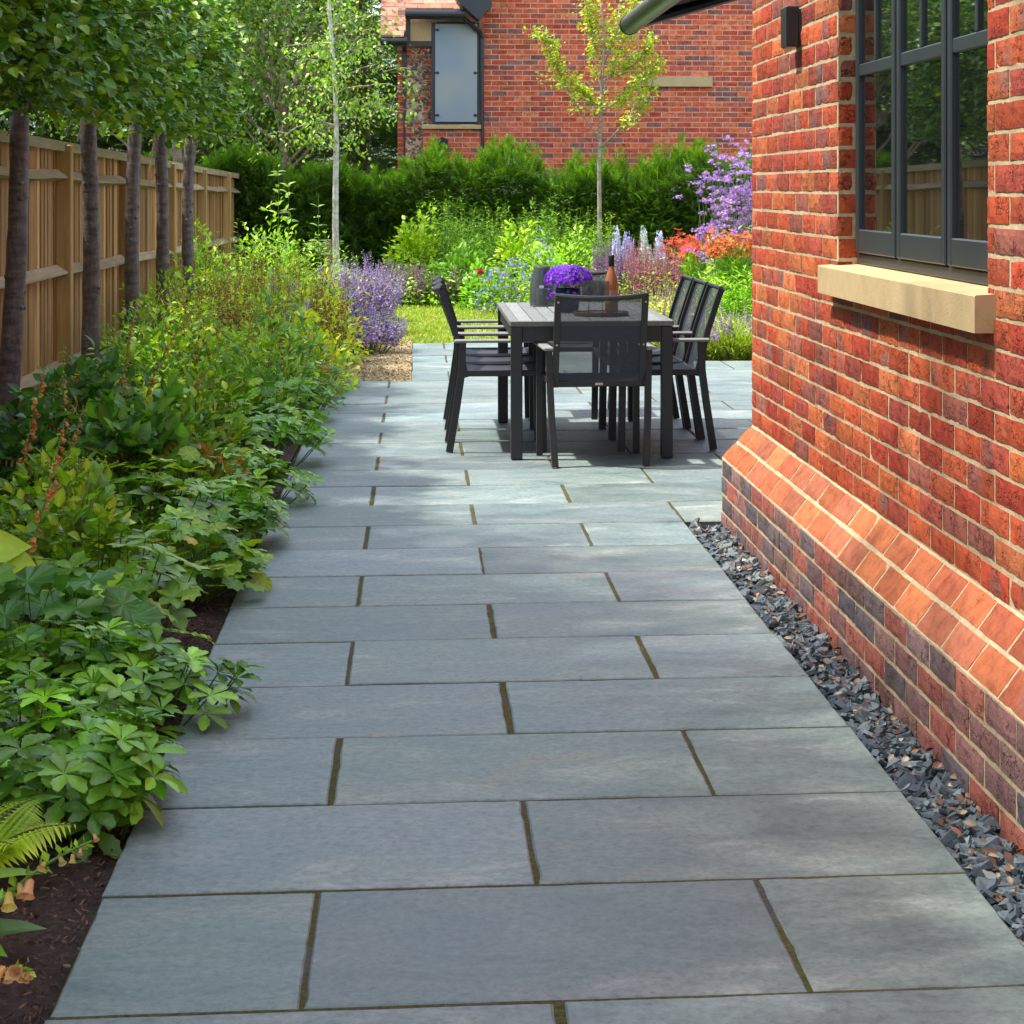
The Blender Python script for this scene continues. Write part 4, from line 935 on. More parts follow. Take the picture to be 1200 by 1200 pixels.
# pleached trees
def pleached(seed):
    r = np.random.default_rng(seed)
    t = thing('pleached_tree', None, 'tree'); g = G()
    zz = np.linspace(-.05, 3.0, 40); lean = r.normal(0, .025, 2)
    pts = np.stack([lean[0] * (zz / 1.8 - 1) + .012 * np.sin(zz * 2.3 + seed), lean[1] * zz + .01 * np.sin(zz * 3 + seed), zz], 1)
    rad = .056 - .008 * zz / 1.8 + .0016 * r.standard_normal(40); rad = np.where(zz > 1.9, .042 - .016 * (zz - 1.9), rad)
    rad[:3] += (.022, .014, .006)
    g.tube(pts, np.maximum(rad, .012), (1, 1, 1), 16)
    for _ in range(13):                # pruning knots
        z = r.uniform(.15, 1.85); a = r.uniform(0, 2 * PI); i = np.argmin(abs(zz - z)); c = pts[i]; rr = rad[i]
        u = np.array([math.cos(a), math.sin(a), 0]); p = c + u * rr * .8; g.tube([p, p + u * .008, p + u * .014 + (0, 0, .003)], [.02, .017, .006], (1, 1, 1), 8)
    g.build('trunk', M['bark'], t, smooth=True)
    g = G(); tips = []
    for z in np.linspace(1.92, 2.95, 7):
        for s in (-1, 1):
            e = (r.normal(0, .12), s * r.uniform(.75, .98), z + r.normal(.05, .06)); p = limb(g, (0, 0, z), e, .016, .006, .06, 7, 5); tips += list(p[1:])
            for q in p[2:]:
                e2 = q + np.array([r.normal(0, .28), r.normal(0, .1), r.normal(.02, .15)]); pp = limb(g, q, e2, .006, .002, .05, 4, 4); tips += list(pp[1:])
    g.build('branch', M['dark_bark'], t)
    n = [12500, 12500, 7000][[3, 8, 5].index(seed)]; tips = np.array(tips)
    P = tips[r.integers(0, len(tips), n)] + r.normal(0, 1, (n, 3)) * (.13, .12, .12)
    P[:, 0] = np.clip(P[:, 0], -.42 + r.normal(0, .05, n), .44 + r.normal(0, .06, n)); P[:, 2] = np.maximum(P[:, 2], 1.80 + .1 * np.abs(r.normal(0, 1, n)) + .05 * np.sin(P[:, 1] * 9 + seed))
    g = G(); out = nrm(P * np.array([1, .2, .1]))
    leaves_on(g, T['wide'], P, .068, [(0.035, 0.095, 0.014), (0.05, 0.12, 0.016), (0.075, 0.155, 0.02), (0.12, 0.2, 0.025), (0.028, 0.075, 0.012), (0.10, 0.15, 0.02)], .3, out, .45)
    g.build('crown', M['gloss_leaf'], t); return t
pl = [pleached(s) for s in (3, 8, 5)]
ptx = [(-80, 8.5, None), (19, 10.5, 'first pleached tree from the left, its stem cut by the photo edge'), (104, 12.65, 'second pleached tree from the left, in front of a fence post'),
       (157, 14.85, 'third and middle pleached tree of the row along the fence'), (188, 16.5, 'fourth pleached tree along the fence, with bamboo cane at its crown'), (222, 18.55, 'fifth and last pleached tree of the row, farthest along the fence'),
       (-250, 6.5, None)]
for i, (px_, Z_, lb) in enumerate(ptx):
    o = pl[i] if i < 3 else copy_tree(pl[[0, 1, 2, 2, 2, 2, 1][i]]); X_ = (px_ - 488) * Z_ / 2460; Y_ = (Z_ - X_ * SA) / CA
    if lb is None: X_ = -2.0; Y_ = Z_; lb = ('nearest pleached tree, only its crown edge reaching in at the top left corner' if i == 0 else 'pleached tree off the left edge of the photo, nearer than the others')
    o.location = (X_, Y_, 0); o.rotation_euler = (0, 0, [0, PI, 0, PI, .05, PI + .04, 0][i]); tag(o, lb, 'tree', 'pleached trees along the fence')
for px_, pz_, z0, z1, dx, Y_, lb in ((100, 0, 1.78, 1.95, .03, 12.5, 'thin pale cane hanging beside the second pleached tree'), (180, 0, 1.6, 2.0, .06, 16.4, 'split bamboo cane tied to the fourth pleached tree')):
    g = G(); xx = atY(px_ + 4, Y_); g.tube([(xx - .05, Y_ - .1, z0 - .1), (xx + .02, Y_ - .1, z1)], .007, (0.45, 0.33, 0.2), 6); tag(g.build('garden_cane', M['stem'], loc=(xx, Y_, z0)), lb, 'cane')

def tree(name, label, X, Y, h, cr, ch, z0, trunk_r, nclump, per, leaf, lsize, cols, bark, csize=.35, group=None, seed=0, open_=1.0, droop=.35, mat='leaf', amt=.3, shell=.45):
    r = np.random.default_rng(seed + 100)
    t = thing(name, label, 'tree', (X, Y, 0), group=group)
    g = G(); zz = np.linspace(-.1, z0 + ch * .85, 16); bend = r.normal(0, .04, 2)
    pts = np.stack([bend[0] * zz ** 1.3 * .3 + .02 * np.sin(zz * 1.7 + seed), bend[1] * zz * .5, zz], 1); g.tube(pts, np.linspace(trunk_r, trunk_r * .2, 16), (1, 1, 1), 10); g.build('trunk', M[bark], t, smooth=True)
    # clumps
    u = nrm(r.standard_normal((nclump, 3))); rad = r.uniform(shell, 1, nclump)[:, None]; lump = 1 + .22 * np.sin(u[:, :1] * 4 + seed) * np.cos(u[:, 1:2] * 5)
    C = u * rad * lump * np.array([cr, cr, ch / 2]) + np.array([0, 0, z0 + ch / 2]); C = C[C[:, 2] > z0 * .92]
    g = G()
    for c in C[:90]:
        zb2 = max(z0 * .75, c[2] - np.hypot(c[0], c[1]) * .9 - .2); i = np.argmin(abs(zz - zb2)); limb(g, pts[i], c, trunk_r * .3, .006, .06, 6, 5, sag=-.05)
    g.build('branch', M[bark], t)
    n = len(C) * per; P = np.repeat(C, per, 0) + r.standard_normal((n, 3)) * csize * np.array([1, 1, .6])
    g = G(); out = nrm(P - np.array([0, 0, z0 + ch * .4])); cl = np.repeat(pal(cols, len(C), amt), per, 0) * np.clip(1 + .25 * rng.standard_normal((n, 1)), .5, 1.6)
    d = rdir(n) + out * .7; d[:, 2] -= droop; nn = rdir(n) * .7 + np.array([0, 0, .8]); g.inst(T[leaf], P, d, nn, lsize * rng.uniform(.6, 1.25, n), np.clip(cl, .003, .9))
    g.build('crown', M[mat], t); return t
# shade trees beyond the fence (their upper crowns show in the window reflection)
shade = tree('broadleaf_tree', 'tall dark broadleaf tree rising beyond the fence, nearest of the group', -4.9, 3.1, 9, 2.0, 6.6, 2.7, .16, 420, 75, 'oval', .125, [(0.03, 0.08, 0.015), (0.05, 0.12, 0.02), (0.08, 0.16, 0.025)], 'dark_bark', .55, 'tall trees beyond the fence', 2)
for k, (x_, y_, a_, s_, lb) in enumerate(((-4.9, -1.2, 2.9, 1.0, 'tall broadleaf tree beyond the fence, behind the camera position'), (-4.9, 1.0, 4.9, 1.0, 'tall broadleaf tree beyond the fence, level with the camera'), (-4.9, 5.2, 1.0, 1.0, 'tall dark broadleaf tree beyond the fence, second of the group'), (-4.9, 7.3, 2.2, .95, 'tall dark broadleaf tree beyond the fence, third of the group'),
        (-4.8, 10.0, 3.4, .74, 'tall dark broadleaf tree beyond the fence, behind the first stems'), (-5.4, 15.6, 4.1, .66, 'broadleaf tree beyond the fence, behind the fourth stem'), (-5.6, 20, 5.0, .62, 'broadleaf tree beyond the fence, behind its far bays'), (-5.6, 24.5, 5.9, .62, 'smaller broadleaf tree beyond the fence end'))):
    o = copy_tree(shade); o.location = (x_, y_, 0); o.rotation_euler = (0, 0, a_); o.scale = (s_,) * 3; o['label'] = lb
shade.scale = (1.0,) * 3
# low hedge greenery just behind the fence top
# pale trees behind
tree('beech_tree', 'light green beech tree behind the fence end, above the hedge', -3.1, 27.4, 6, 1.5, 4.2, 1.9, .09, 150, 75, 'oval', .075, [(0.05, 0.11, 0.022), (0.08, 0.15, 0.025), (0.045, 0.10, 0.02), (0.13, 0.2, 0.035)], 'pale_bark', .3, seed=5)
tree('beech_tree', 'pale leafy tree left of the birch, behind the hedge', -2.0, 31.5, 7, 1.5, 5.2, 1.7, .09, 130, 70, 'oval', .08, [(0.06, 0.12, 0.025), (0.09, 0.17, 0.035), (0.05, 0.11, 0.02)], 'pale_bark', .34, seed=9)
Zb = 25.5; Xb_ = (396 - 488) * Zb / 2460; Yb_ = (Zb - Xb_ * SA) / CA
# birch
def birch():
    t = thing('birch_tree', 'slim white stemmed birch tree in front of the hedge', 'tree', (Xb_, Yb_, 0)); g = G()
    zz = np.linspace(-.1, 4.6, 24); pts = np.stack([-.10 * (zz / 4) ** 1.5 - .02 * np.sin(zz * 2), .02 * np.sin(zz * 3), zz], 1)
    g.tube(pts, np.linspace(.048, .014, 24), (1, 1, 1), 10); g.build('trunk', M['birch'], t, smooth=True)
    g = G(); tips = []; r = np.random.default_rng(5)
    for k in range(34):
        z = r.uniform(1.95, 4.4); a = r.uniform(0, 2 * PI); L = r.uniform(.4, 1.1); i = np.argmin(abs(zz - z)); e = pts[i] + np.array([math.cos(a) * L, math.sin(a) * L * .6, r.uniform(.1, .6) * L])
        p = limb(g, pts[i], e, .012, .003, .06, 8, 4, sag=.25); tips += list(p[2:])
        for q in p[3:]: e2 = q + np.array([r.normal(0, .12), r.normal(0, .12), -abs(r.normal(.12, .12))]); tips += list(limb(g, q, e2, .003, .0015, .05, 4, 3)[1:])
    g.build('branch', M['pale_bark'], t)
    tips = np.array(tips); n = 2600; P = tips[r.integers(0, len(tips), n)] + r.normal(0, .06, (n, 3)); g = G()
    leaves_on(g, T['oval'], P, .062, [(0.13, 0.25, 0.05), (0.2, 0.33, 0.07), (0.09, 0.19, 0.04), (0.28, 0.38, 0.12)], .25, None, .6); g.build('crown', M['gloss_leaf'], t)
    g = G(); g.box((-.16, -.05, -.1), (-.075, .03, .78), (0.30, 0.19, 0.11), bev=.006); tag(g.build('tree_stake', M['fence'], loc=(0, 0, 0)), 'short square timber stake at the foot of the birch', 'stake').location = (Xb_, Yb_ - .08, 0)
birch()
# young yellow tree on the right
def young_tree():
    Zt = 26.6; X_ = (703 - 488) * Zt / 2460; Y_ = (Zt - X_ * SA) / CA
    t = thing('young_tree', 'slender young tree with sparse yellow green leaves before the brick gable', 'tree', (X_, Y_, 0)); g = G(); r = np.random.default_rng(3)
    def q(px_, py_): return np.array([atY(px_, Y_) - X_, r.normal(0, .1), zAt(py_, X_, Y_)])
    g.tube([(0, 0, -.1), (0, 0, .6), q(702, 190) * (1, 0, 1), q(704, 140) * (1, 0, 1), q(706, 90), q(708, 40), q(700, -20)], [.032, .03, .026, .022, .017, .012, .006], (1, 1, 1), 8); g.build('trunk', M['pale_bark'], t, smooth=True)
    lines = [((702, 165), (672, 120), (655, 85), (640, 40)), ((703, 175), (735, 140), (752, 95), (757, 60)), ((704, 140), (690, 110), (668, 95)), ((706, 110), (722, 70), (738, 35)), ((706, 120), (696, 60), (690, 10)),
             ((707, 80), (722, 40), (728, 0)), ((708, 50), (690, 25), (685, -10)), ((706, 130), (730, 115), (765, 78)), ((660, 95), (648, 70), (632, 40)), ((735, 140), (760, 120), (770, 70)), ((707, 60), (740, 20), (750, -15)), ((706, 95), (745, 75), (765, 45))]
    g = G(); tips = []
    for ln in lines:
        pp = [q(*a) for a in ln]; pp = np.array(pp); tt = np.linspace(0, len(pp) - 1, 12); pts = np.stack([np.interp(tt, range(len(pp)), pp[:, k]) for k in range(3)], 1); g.tube(pts, np.linspace(.013, .003, 12), (1, 1, 1), 5)
        for p in pts[3:]: 
            tips.append(p)
            for _ in range(2): tips += list(limb(g, p, p + r.normal(0, 1, 3) * (.10, .10, .05) + (0, 0, .03), .003, .001, .05, 4, 3)[1:])
    g.build('branch', M['pale_bark'], t); tips = np.array(tips); n = 3400; P = tips[r.integers(0, len(tips), n)] + r.normal(0, .04, (n, 3)); g = G()
    leaves_on(g, T['oval'], P, .062, [(0.20, 0.30, 0.04), (0.25, 0.34, 0.05), (0.30, 0.34, 0.05), (0.15, 0.26, 0.03), (0.34, 0.27, 0.05)], .2, None, .15); g.build('crown', M['leaf'], t)
young_tree()
# dark conifers far behind
con = None
def conifer(X, Y, h, r0, label, seed):
    r = np.random.default_rng(seed); t = thing('conifer_tree', label, 'tree', (X, Y, 0), group='dark conifers behind the hedge')
    g = G(); g.tube([(0, 0, -.1), (0, 0, h)], [.16, .02], (1, 1, 1), 8); g.build('trunk', M['dark_bark'], t)
    n = 11000; z = h * (1 - np.sqrt(r.uniform(0, 1, n)) * .98); a = r.uniform(0, 2 * PI, n); tier = .75 + .25 * np.sin(z * 7 + 2 * np.sin(a * 3)); rr = r0 * (1 - z / h) ** .7 * tier * r.uniform(.35, 1, n) ** .5 + .08
    P = np.stack([rr * np.cos(a), rr * np.sin(a), z], 1); d = np.stack([np.cos(a), np.sin(a), r.normal(-.25, .3, n)], 1) + .35 * rdir(n)
    g = G(); g.inst(T['spray'], P, d, rdir(n) * .5 + (0, 0, 1), r.uniform(.16, .34, n), pal([(0.028, 0.06, 0.02), (0.04, 0.085, 0.025), (0.055, 0.11, 0.03)], n, .3)); g.build('crown', M['leaf'], t); return t
c0 = conifer(-1.0, 39, 9.5, 2.6, 'dark conifer directly left of the far brick house', 4)
for k, (x_, y_, s_, lb) in enumerate(((-4.2, 38, 1.1, 'dark conifer behind the birch crown'), (-7.4, 40, 1.15, 'dark conifer farthest left behind the beech crown'), (-2.6, 43, 1.2, 'tall dark conifer in the back row between two others'), (-10.5, 36, 1.1, 'dark conifer far left beyond the fence'), (.6, 45, 1.0, 'dark conifer rising behind the far tiled roof'), (-5.9, 34.5, .95, 'dark conifer close behind the hedge, left of the birch'), (-3.3, 34, .85, 'dark conifer just behind the pale leafy tree'), (-8.6, 33, .95, 'dark conifer left of the beech, over the fence end'), (-7.2, 27.5, .8, 'dark conifer beyond the far fence bays'))):
    o = copy_tree(c0); o.location = (x_, y_, 0); o.rotation_euler = (0, 0, k * 1.3 + .5); o.scale = (s_,) * 3; o['label'] = lb

# hedge
def hedge():
    r = np.random.default_rng(12); x0, x1, ya, yb = -6.5, 8.0, 27.9, 29.1
    t = thing('yew_hedge', 'long dark green yew hedge with feathery shoots below the far brick house', 'hedge', (0, 28.4, 0))
    n = 42000; 
    X_ = r.uniform(x0, x1, n); top = 1.5 + .12 * np.sin(X_ * 1.9) + .10 * np.sin(X_ * 5.3 + 1); zz = top * r.uniform(0, 1, n) ** .6
    bul = .10 * np.sin(X_ * 2.6 + 2) + .08 * np.sin(zz * 4 + X_ * 3); Y_ = np.where(r.uniform(0, 1, n) < .72, ya + bul + np.abs(r.normal(0, .14, n)), r.uniform(ya, yb, n))
    on_top = r.uniform(0, 1, n) < .2; zz = np.where(on_top, top + r.normal(0, .06, n), zz); Y_ = np.where(on_top, r.uniform(ya, yb, n), Y_)
    P = np.stack([X_, Y_ - 28.4, zz], 1); d = np.stack([r.normal(0, .5, n), -np.abs(r.normal(.5, .4, n)), r.normal(.35, .35, n)], 1); d[on_top] = np.stack([r.normal(0, .35, on_top.sum()), r.normal(0, .3, on_top.sum()), np.ones(on_top.sum())], 1)
    cols = pal([(0.03, 0.07, 0.012), (0.05, 0.105, 0.016), (0.075, 0.155, 0.02), (0.025, 0.06, 0.012)], n, .3)
    g = G(); g.inst(T['spray'], P, d, rdir(n) * .5 + (0, -.3, 1), r.uniform(.09, .2, n), cols)
    # long leader shoots standing up along the top
    m = 330; LX = r.uniform(x0, x1, m)
    for x_ in LX:
        tp = 1.5 + .12 * math.sin(x_ * 1.9) + .10 * math.sin(x_ * 5.3 + 1); L = r.uniform(.12, .5) * (1.15 if .2 < x_ < 5 else .8); y_ = r.uniform(ya - 28.4, yb - 28.8); k = int(14 + L * 40)
        s = r.uniform(0, 1, k); lean = r.normal(0, .22, 2); a = r.uniform(0, 2 * PI, k)
        P = np.stack([x_ + lean[0] * s * L, y_ + lean[1] * s * L, tp - .05 + s * L], 1)
        d = np.stack([np.cos(a) * .7, np.sin(a) * .5, np.full(k, .9)], 1); g.inst(T['spray'], P, d, rdir(k) + (0, -1, .3), (.08 + .16 * (1 - s)) * r.uniform(.8, 1.2, k), pal([(0.085, 0.18, 0.022), (0.12, 0.23, 0.03), (0.06, 0.13, 0.02)], k, .2))
    g.build('foliage', M['leaf'], t)
    g = G()
    for x_ in np.arange(x0 + .2, x1, .55): limb(g, (x_, .1, -.05), (x_ + r.normal(0, .08), .15, 1.5), .035, .012, .04, 6, 6)
    g.build('stem', M['dark_bark'], t)
    g = G(); g.box((x0, ya - 28.4 + .42, -.05), (x1, yb - 28.4 - .25, 1.32), (0.012, 0.02, 0.008)); g.build('shade_core', M['stem'], t)  # solid dark box added to block light, the hedge's inner shade as colour
hedge()

# ------------------------------------------------------------------ NEIGHBOUR'S HOUSE
Zh = 30.2
def hx(px_): return (px_ - 488) * Zh / 2460
YH = 30.3
nh = thing('neighbour_house', 'far red brick house with tiled roof rising above the hedge', 'house', (hx(700), YH, 0)); no = Vector(nh.location)
def hp(g, name, m, par=None, **k): o = g.build(name, m, par or nh, **k); o.location = -no if par is None else (0, 0, 0); return o
def hz(py, Y=YH): return zAt(py, hx(600), Y)
xw = atY(567, YH); zbase = hz(203.5)
g = G(); bricks(g, (xw, YH, zbase), (1, 0, 0), (0, 0, 1), (0, -1, 0), 8.2, 4.6, mod=.225, joint=.012, pal_=PAL_FAR, nu=1, nv=1, jit=.6, proud=.003)
bricks(g, (xw, YH, zbase), (0, 1, 0), (0, 0, 1), (-1, 0, 0), 4.0, 4.6, mod=.225, pal_=PAL_FAR, nu=1, nv=1, jit=.6, proud=.003)
g.box((xw + .002, YH + .002, 0), (xw + 8.2, YH + 6, zbase + 4.6), (1, 1, 1), 1); hp(g, 'wall', [M['brick'], M['far_mortar']])
g = G(); g.box((xw - .01, YH - .02, zbase - .035), (xw + 8.2, YH + .001, zbase - .001)); g.box((xw + .001, YH - .012, 0), (xw + 8.2, YH + .001, zbase - .036)); hp(g, 'render_plinth', M['white'])
xs0, xs1 = atY(744, YH), atY(834.5, YH); g = G(); g.box((xs0, YH - .06, hz(101)), (xs1, YH + .01, hz(89.5)), bev=.004); hp(g, 'window_sill', M['sill'])
# bay with flint panel, window and brick base, set a little forward of a recessed wall
x465, x497, x505, x511, x560 = (atY(a, YH) for a in (466, 496, 505.5, 511.5, 562))
g = G(); yR = YH + .12
bricks(g, (x465, yR, zbase), (1, 0, 0), (0, 0, 1), (0, -1, 0), x505 - x465, hz(45) - zbase, mod=.225, pal_=PAL_FAR, nu=1, nv=1, jit=.6, proud=.003, holes=[(.14, .37, .22, .52), (.14, .37, .72, 1.05), (.14, .37, 1.18, 1.55)])
g.box((x465, yR + .002, 0), (xw, yR + 4, hz(12)), (1, 1, 1), 1)
bricks(g, (x497, YH - .05, zbase), (1, 0, 0), (0, 0, 1), (0, -1, 0), atY(563, YH) - x497, hz(151.5) - zbase, mod=.225, pal_=PAL_FAR, nu=1, nv=1, jit=.6, proud=.003)
bricks(g, (x465, yR, zbase), (0, 1, 0), (0, 0, 1), (-1, 0, 0), 3.0, hz(45) - zbase, mod=.225, pal_=PAL_FAR, nu=1, nv=1, jit=.6, proud=.003)
g.box((x497, YH - .048, 0), (atY(564, YH), yR + .001, hz(152)), (1, 1, 1), 1); hp(g, 'bay_wall', [M['brick'], M['far_mortar']])
g = G(); m_ = 420; g.inst(T['blob'], np.stack([rng.uniform(x465 + .15, x505 - .02, m_), np.full(m_, yR - .004), rng.uniform(zbase + .2, hz(57), m_)], 1), rdir(m_), rdir(m_), rng.uniform(.04, .075, m_),
    pal([(0.34, 0.27, 0.19), (0.22, 0.17, 0.13), (0.45, 0.38, 0.28), (0.14, 0.12, 0.11), (0.38, 0.27, 0.16)], m_, .25)); hp(g, 'flint_panel', M['flint'])
g = G(); g.box((x497 - .02, YH - .10, hz(151.5)), (atY(563.5, YH), yR, hz(146.5)), bev=.004); hp(g, 'bay_sill', M['sill'])
wn_ = thing('window', None, None); wn_.parent = nh; wn_.location = (0, 0, 0); 
def hpw(g, name, m): o = g.build(name, m, wn_); o.location = -no; return o
g = G(); g.box((x505, YH - .03, hz(146)), (x511, YH + .05, hz(27)), bev=.005); g.box((atY(557.5, YH), YH - .03, hz(146)), (atY(562, YH), YH + .05, hz(27)), bev=.005); g.box((x511, YH - .02, hz(30)), (atY(557, YH), YH + .05, hz(26)))
g.box((x511, YH + .0, hz(146.2)), (atY(557, YH), YH + .05, hz(143.2))); hpw(g, 'frame', M['navy_black'])
g = G(); g.box((atY(510, YH), YH - .055, hz(143)), (atY(559, YH), YH - .045, hz(29))); hpw(g, 'frosted_pane', M['frosted'])
g = G()
for px_ in (513, 556.5):
    for py_ in (36, 86, 135.5): g.tube([(atY(px_, YH), YH - .065, hz(py_)), (atY(px_, YH), YH - .054, hz(py_))], .022, (1, 1, 1), 8); g.box((atY(px_, YH) - (.04 if px_ < 530 else 0), YH - .062, hz(py_) - .012), (atY(px_, YH) + (.04 if px_ > 530 else 0), YH - .056, hz(py_) + .012))
hpw(g, 'clip', M['black'])
g = G(); g.box((atY(481, YH), YH - .02, hz(49)), (x505, YH + .06, hz(28))); hp(g, 'timber_panel', M['timber_panel'])
g = G(); g.box((atY(477, YH), YH - .025, hz(55)), (x505 - .001, YH + .02, hz(50))); g.box((atY(477, YH), YH - .025, hz(49.5)), (atY(481, YH), YH + .02, hz(20))); hp(g, 'trim_board', M['navy_black'])
def gutter(name, xa, xb, py_, Y_, r=.06):
    g = G(); g.tube([(xa, Y_, hz(py_)), (xb, Y_, hz(py_))], r, (1, 1, 1), 14); g.box((xa, Y_ + .03, hz(py_) - .07), (xb, Y_ + .09, hz(py_) + .08)); hp(g, name, M['navy_black'])
gutter('gutter', atY(475, YH), atY(545, YH), 19.5, YH - .35, .07); gutter('gutter', atY(446, YH), atY(477, YH), 50.5, YH - .28, .055)
g = G(); g.tube([(atY(541, YH), YH - .33, hz(22)), (atY(546, YH), YH - .3, hz(27)), (atY(562, YH), YH - .1, hz(38)), (atY(564.5, YH), YH - .06, hz(46)), (atY(564.5, YH), YH - .06, .9)], .036, (1, 1, 1), 10); hp(g, 'downpipe', M['navy_black'])
g = G(); g.tube([(atY(474, YH), yR - .24, hz(52)), (atY(474, YH), yR - .05, hz(62)), (atY(474, YH), yR - .05, .9)], .034, (1, 1, 1), 10); hp(g, 'downpipe', M['navy_black'])
g = G()
g.raw([(atY(533, YH), YH - .5, hz(3)), (atY(560, YH), YH - .5, hz(27)), (atY(575, YH), YH - .5, hz(10)), (atY(575, YH), YH - .5, hz(-30)), (atY(533, YH), YH - .5, hz(-30)),
       (atY(533, YH), YH, hz(3)), (atY(560, YH), YH, hz(27)), (atY(575, YH), YH, hz(10)), (atY(575, YH), YH, hz(-30)), (atY(533, YH), YH, hz(-30))],
      [(0, 1, 2), (0, 2, 3), (0, 3, 4), (5, 7, 6), (5, 8, 7), (5, 9, 8), (0, 5, 6), (0, 6, 1), (1, 6, 7), (1, 7, 2), (2, 7, 8), (2, 8, 3), (4, 9, 5), (4, 5, 0)], (1, 1, 1)); hp(g, 'bargeboard', M['navy_black'])
def tiles(g, x0, x1, y0_, z0_, run, rise, rows, w=.17):
    for r_ in range(rows):
        a = r_ / rows; b = (r_ + 1) / rows + .04
        x = x0 - (w / 2 if r_ % 2 else 0)
        while x < x1:
            xa, xb = max(x, x0), min(x + w - .004, x1); x += w
            if xb - xa < .02: continue
            lift = .012 + .003 * rng.standard_normal(); c = np.array([(0.42, 0.20, 0.13), (0.50, 0.25, 0.16), (0.36, 0.16, 0.11), (0.46, 0.24, 0.17)][rng.integers(0, 4)]) * (1 + .1 * rng.standard_normal())
            pa = (y0_ + run * a, z0_ + rise * a); pb = (y0_ + run * b, z0_ + rise * b)
            g.raw([(xa, pa[0], pa[1] + lift + .012), (xb, pa[0], pa[1] + lift + .012), (xb, pb[0], pb[1] + .012), (xa, pb[0], pb[1] + .012), (xa, pa[0], pa[1] - .006), (xb, pa[0], pa[1] - .006)], [(0, 1, 2), (0, 2, 3), (4, 5, 1), (4, 1, 0)], c)
g = G(); tiles(g, atY(475.5, YH), atY(538, YH), YH - .38, hz(14.5), 2.2, 1.5, 20); tiles(g, atY(446, YH), atY(475.2, YH), YH - .32, hz(45.5), 2.6, 1.9, 25)
hp(g, 'roof', M['tile'])
g = G(); g.tube([(xw - .6, YH - .14, hz(165)), (xw - .6, YH - .055, hz(165))], .05, (1, 1, 1), 12); g.box((xw - .68, YH - .13, hz(172)), (xw - .52, YH - .052, hz(163)), bev=.01); hp(g, 'vent_box', M['black'])
# ------------------------------------------------------------------ PLANTS
def finish(t, parts):
    for nm, (g, m) in parts.items():
        if g.v: g.build(nm.strip('|'), M[m], t, smooth=(m == 'gloss_leaf'))
    return t
def plant(name, label, cat, X, Y, fn, group=None, z=-.03, rz=0, **kw):
    t = thing(name, label, cat, (X, Y, z), rz, group); finish(t, fn(**kw)); return t
def rosettes(n=24, r=.3, h=.28, L=.1, tpl='ser', cols=(G_MD, G_LT), k=7, lay=2, dome=.5, mat='gloss_leaf', lean=.5, amt=.2, sc=None, ex=1.0, ey=1.0, tilt=.35):
    f = G(); s = G(); a = rng.uniform(0, 2 * PI, n); q = np.sqrt(rng.uniform(0, 1, n)) * r
    for i in range(n):
        bx, by = q[i] * math.cos(a[i]) * ex, q[i] * math.sin(a[i]) * ey; hh = h * (1 - dome * (q[i] / r) ** 2) * rng.uniform(.75, 1.12)
        tip = np.array([bx * (1 + lean * .35), by * (1 + lean * .35), hh]); ax = nrm(np.array([bx / r * lean + rng.normal(0, .15), by / r * lean + rng.normal(0, .15), 1]))
        base = np.array([bx * .7, by * .7, 0]); mid = (base + tip) / 2 + rng.normal(0, .01, 3); s.tube([base, mid, tip], [.003, .0028, .002], (0.09, 0.15, 0.04), 4)
        u = nrm(np.cross(ax, [0.3, 1, 0.1])); w = np.cross(ax, u); c = pal(cols, 1, amt)[0]
        for l in range(lay):
            kk = k - l; ph = rng.uniform(0, 6); an = ph + np.arange(kk) * 2 * PI / kk + rng.normal(0, .12, kk)
            rad = np.cos(an)[:, None] * u + np.sin(an)[:, None] * w; el = tilt - .22 * l + rng.normal(0, .12, kk)
            d = rad * np.cos(el)[:, None] + ax * np.sin(el)[:, None]; nn = ax - rad * np.sin(el)[:, None] * .5 + .12 * rdir(kk)
            P = np.tile(tip - ax * (.025 + .03) * l, (kk, 1)); f.inst(T[tpl], P, d, nn, L * rng.uniform(.75, 1.15, kk) * (1 if l else .85), np.clip(c * (1 + .12 * rng.standard_normal((kk, 1))) * (1.15 - .15 * l), .005, .9))
    return {'foliage': (f, mat), 'stem': (s, 'stem')}
def petiole(n=40, r=.35, h=.28, L=.08, tpl='lob', cols=(G_LT, G_MD), dome=.6, amt=.2, up=1.0, mat='leaf', ex=1, ey=1):
    f = G(); s = G(); a = rng.uniform(0, 2 * PI, n); q = np.sqrt(rng.uniform(0, 1, n))
    x = q * np.cos(a) * r * ex; y = q * np.sin(a) * r * ey; z = h * (1 - dome * q ** 2) * rng.uniform(.6, 1.1, n)
    P = np.stack([x, y, z], 1); out = np.stack([np.cos(a), np.sin(a), np.zeros(n)], 1)
    d = out * .9 + .5 * rdir(n) + (0, 0, -.12); nn = out * .35 + .35 * rdir(n) + (0, 0, up); sz = L * rng.uniform(.55, 1.2, n)
    f.inst(T[tpl], P - nrm(d) * sz[:, None] * .4, d, nn, sz, pal(cols, n, amt))
    for i in range(0, n): b = np.array([x[i] * .35, y[i] * .35, 0]); s.tube([b, (b + P[i]) / 2 + (0, 0, .02), P[i] - nrm(d[i]) * sz[i] * .4], [.0022, .002, .0016], (0.12, 0.18, 0.05), 3, cap=False)
    return {'foliage': (f, mat), 'stem': (s, 'stem')}
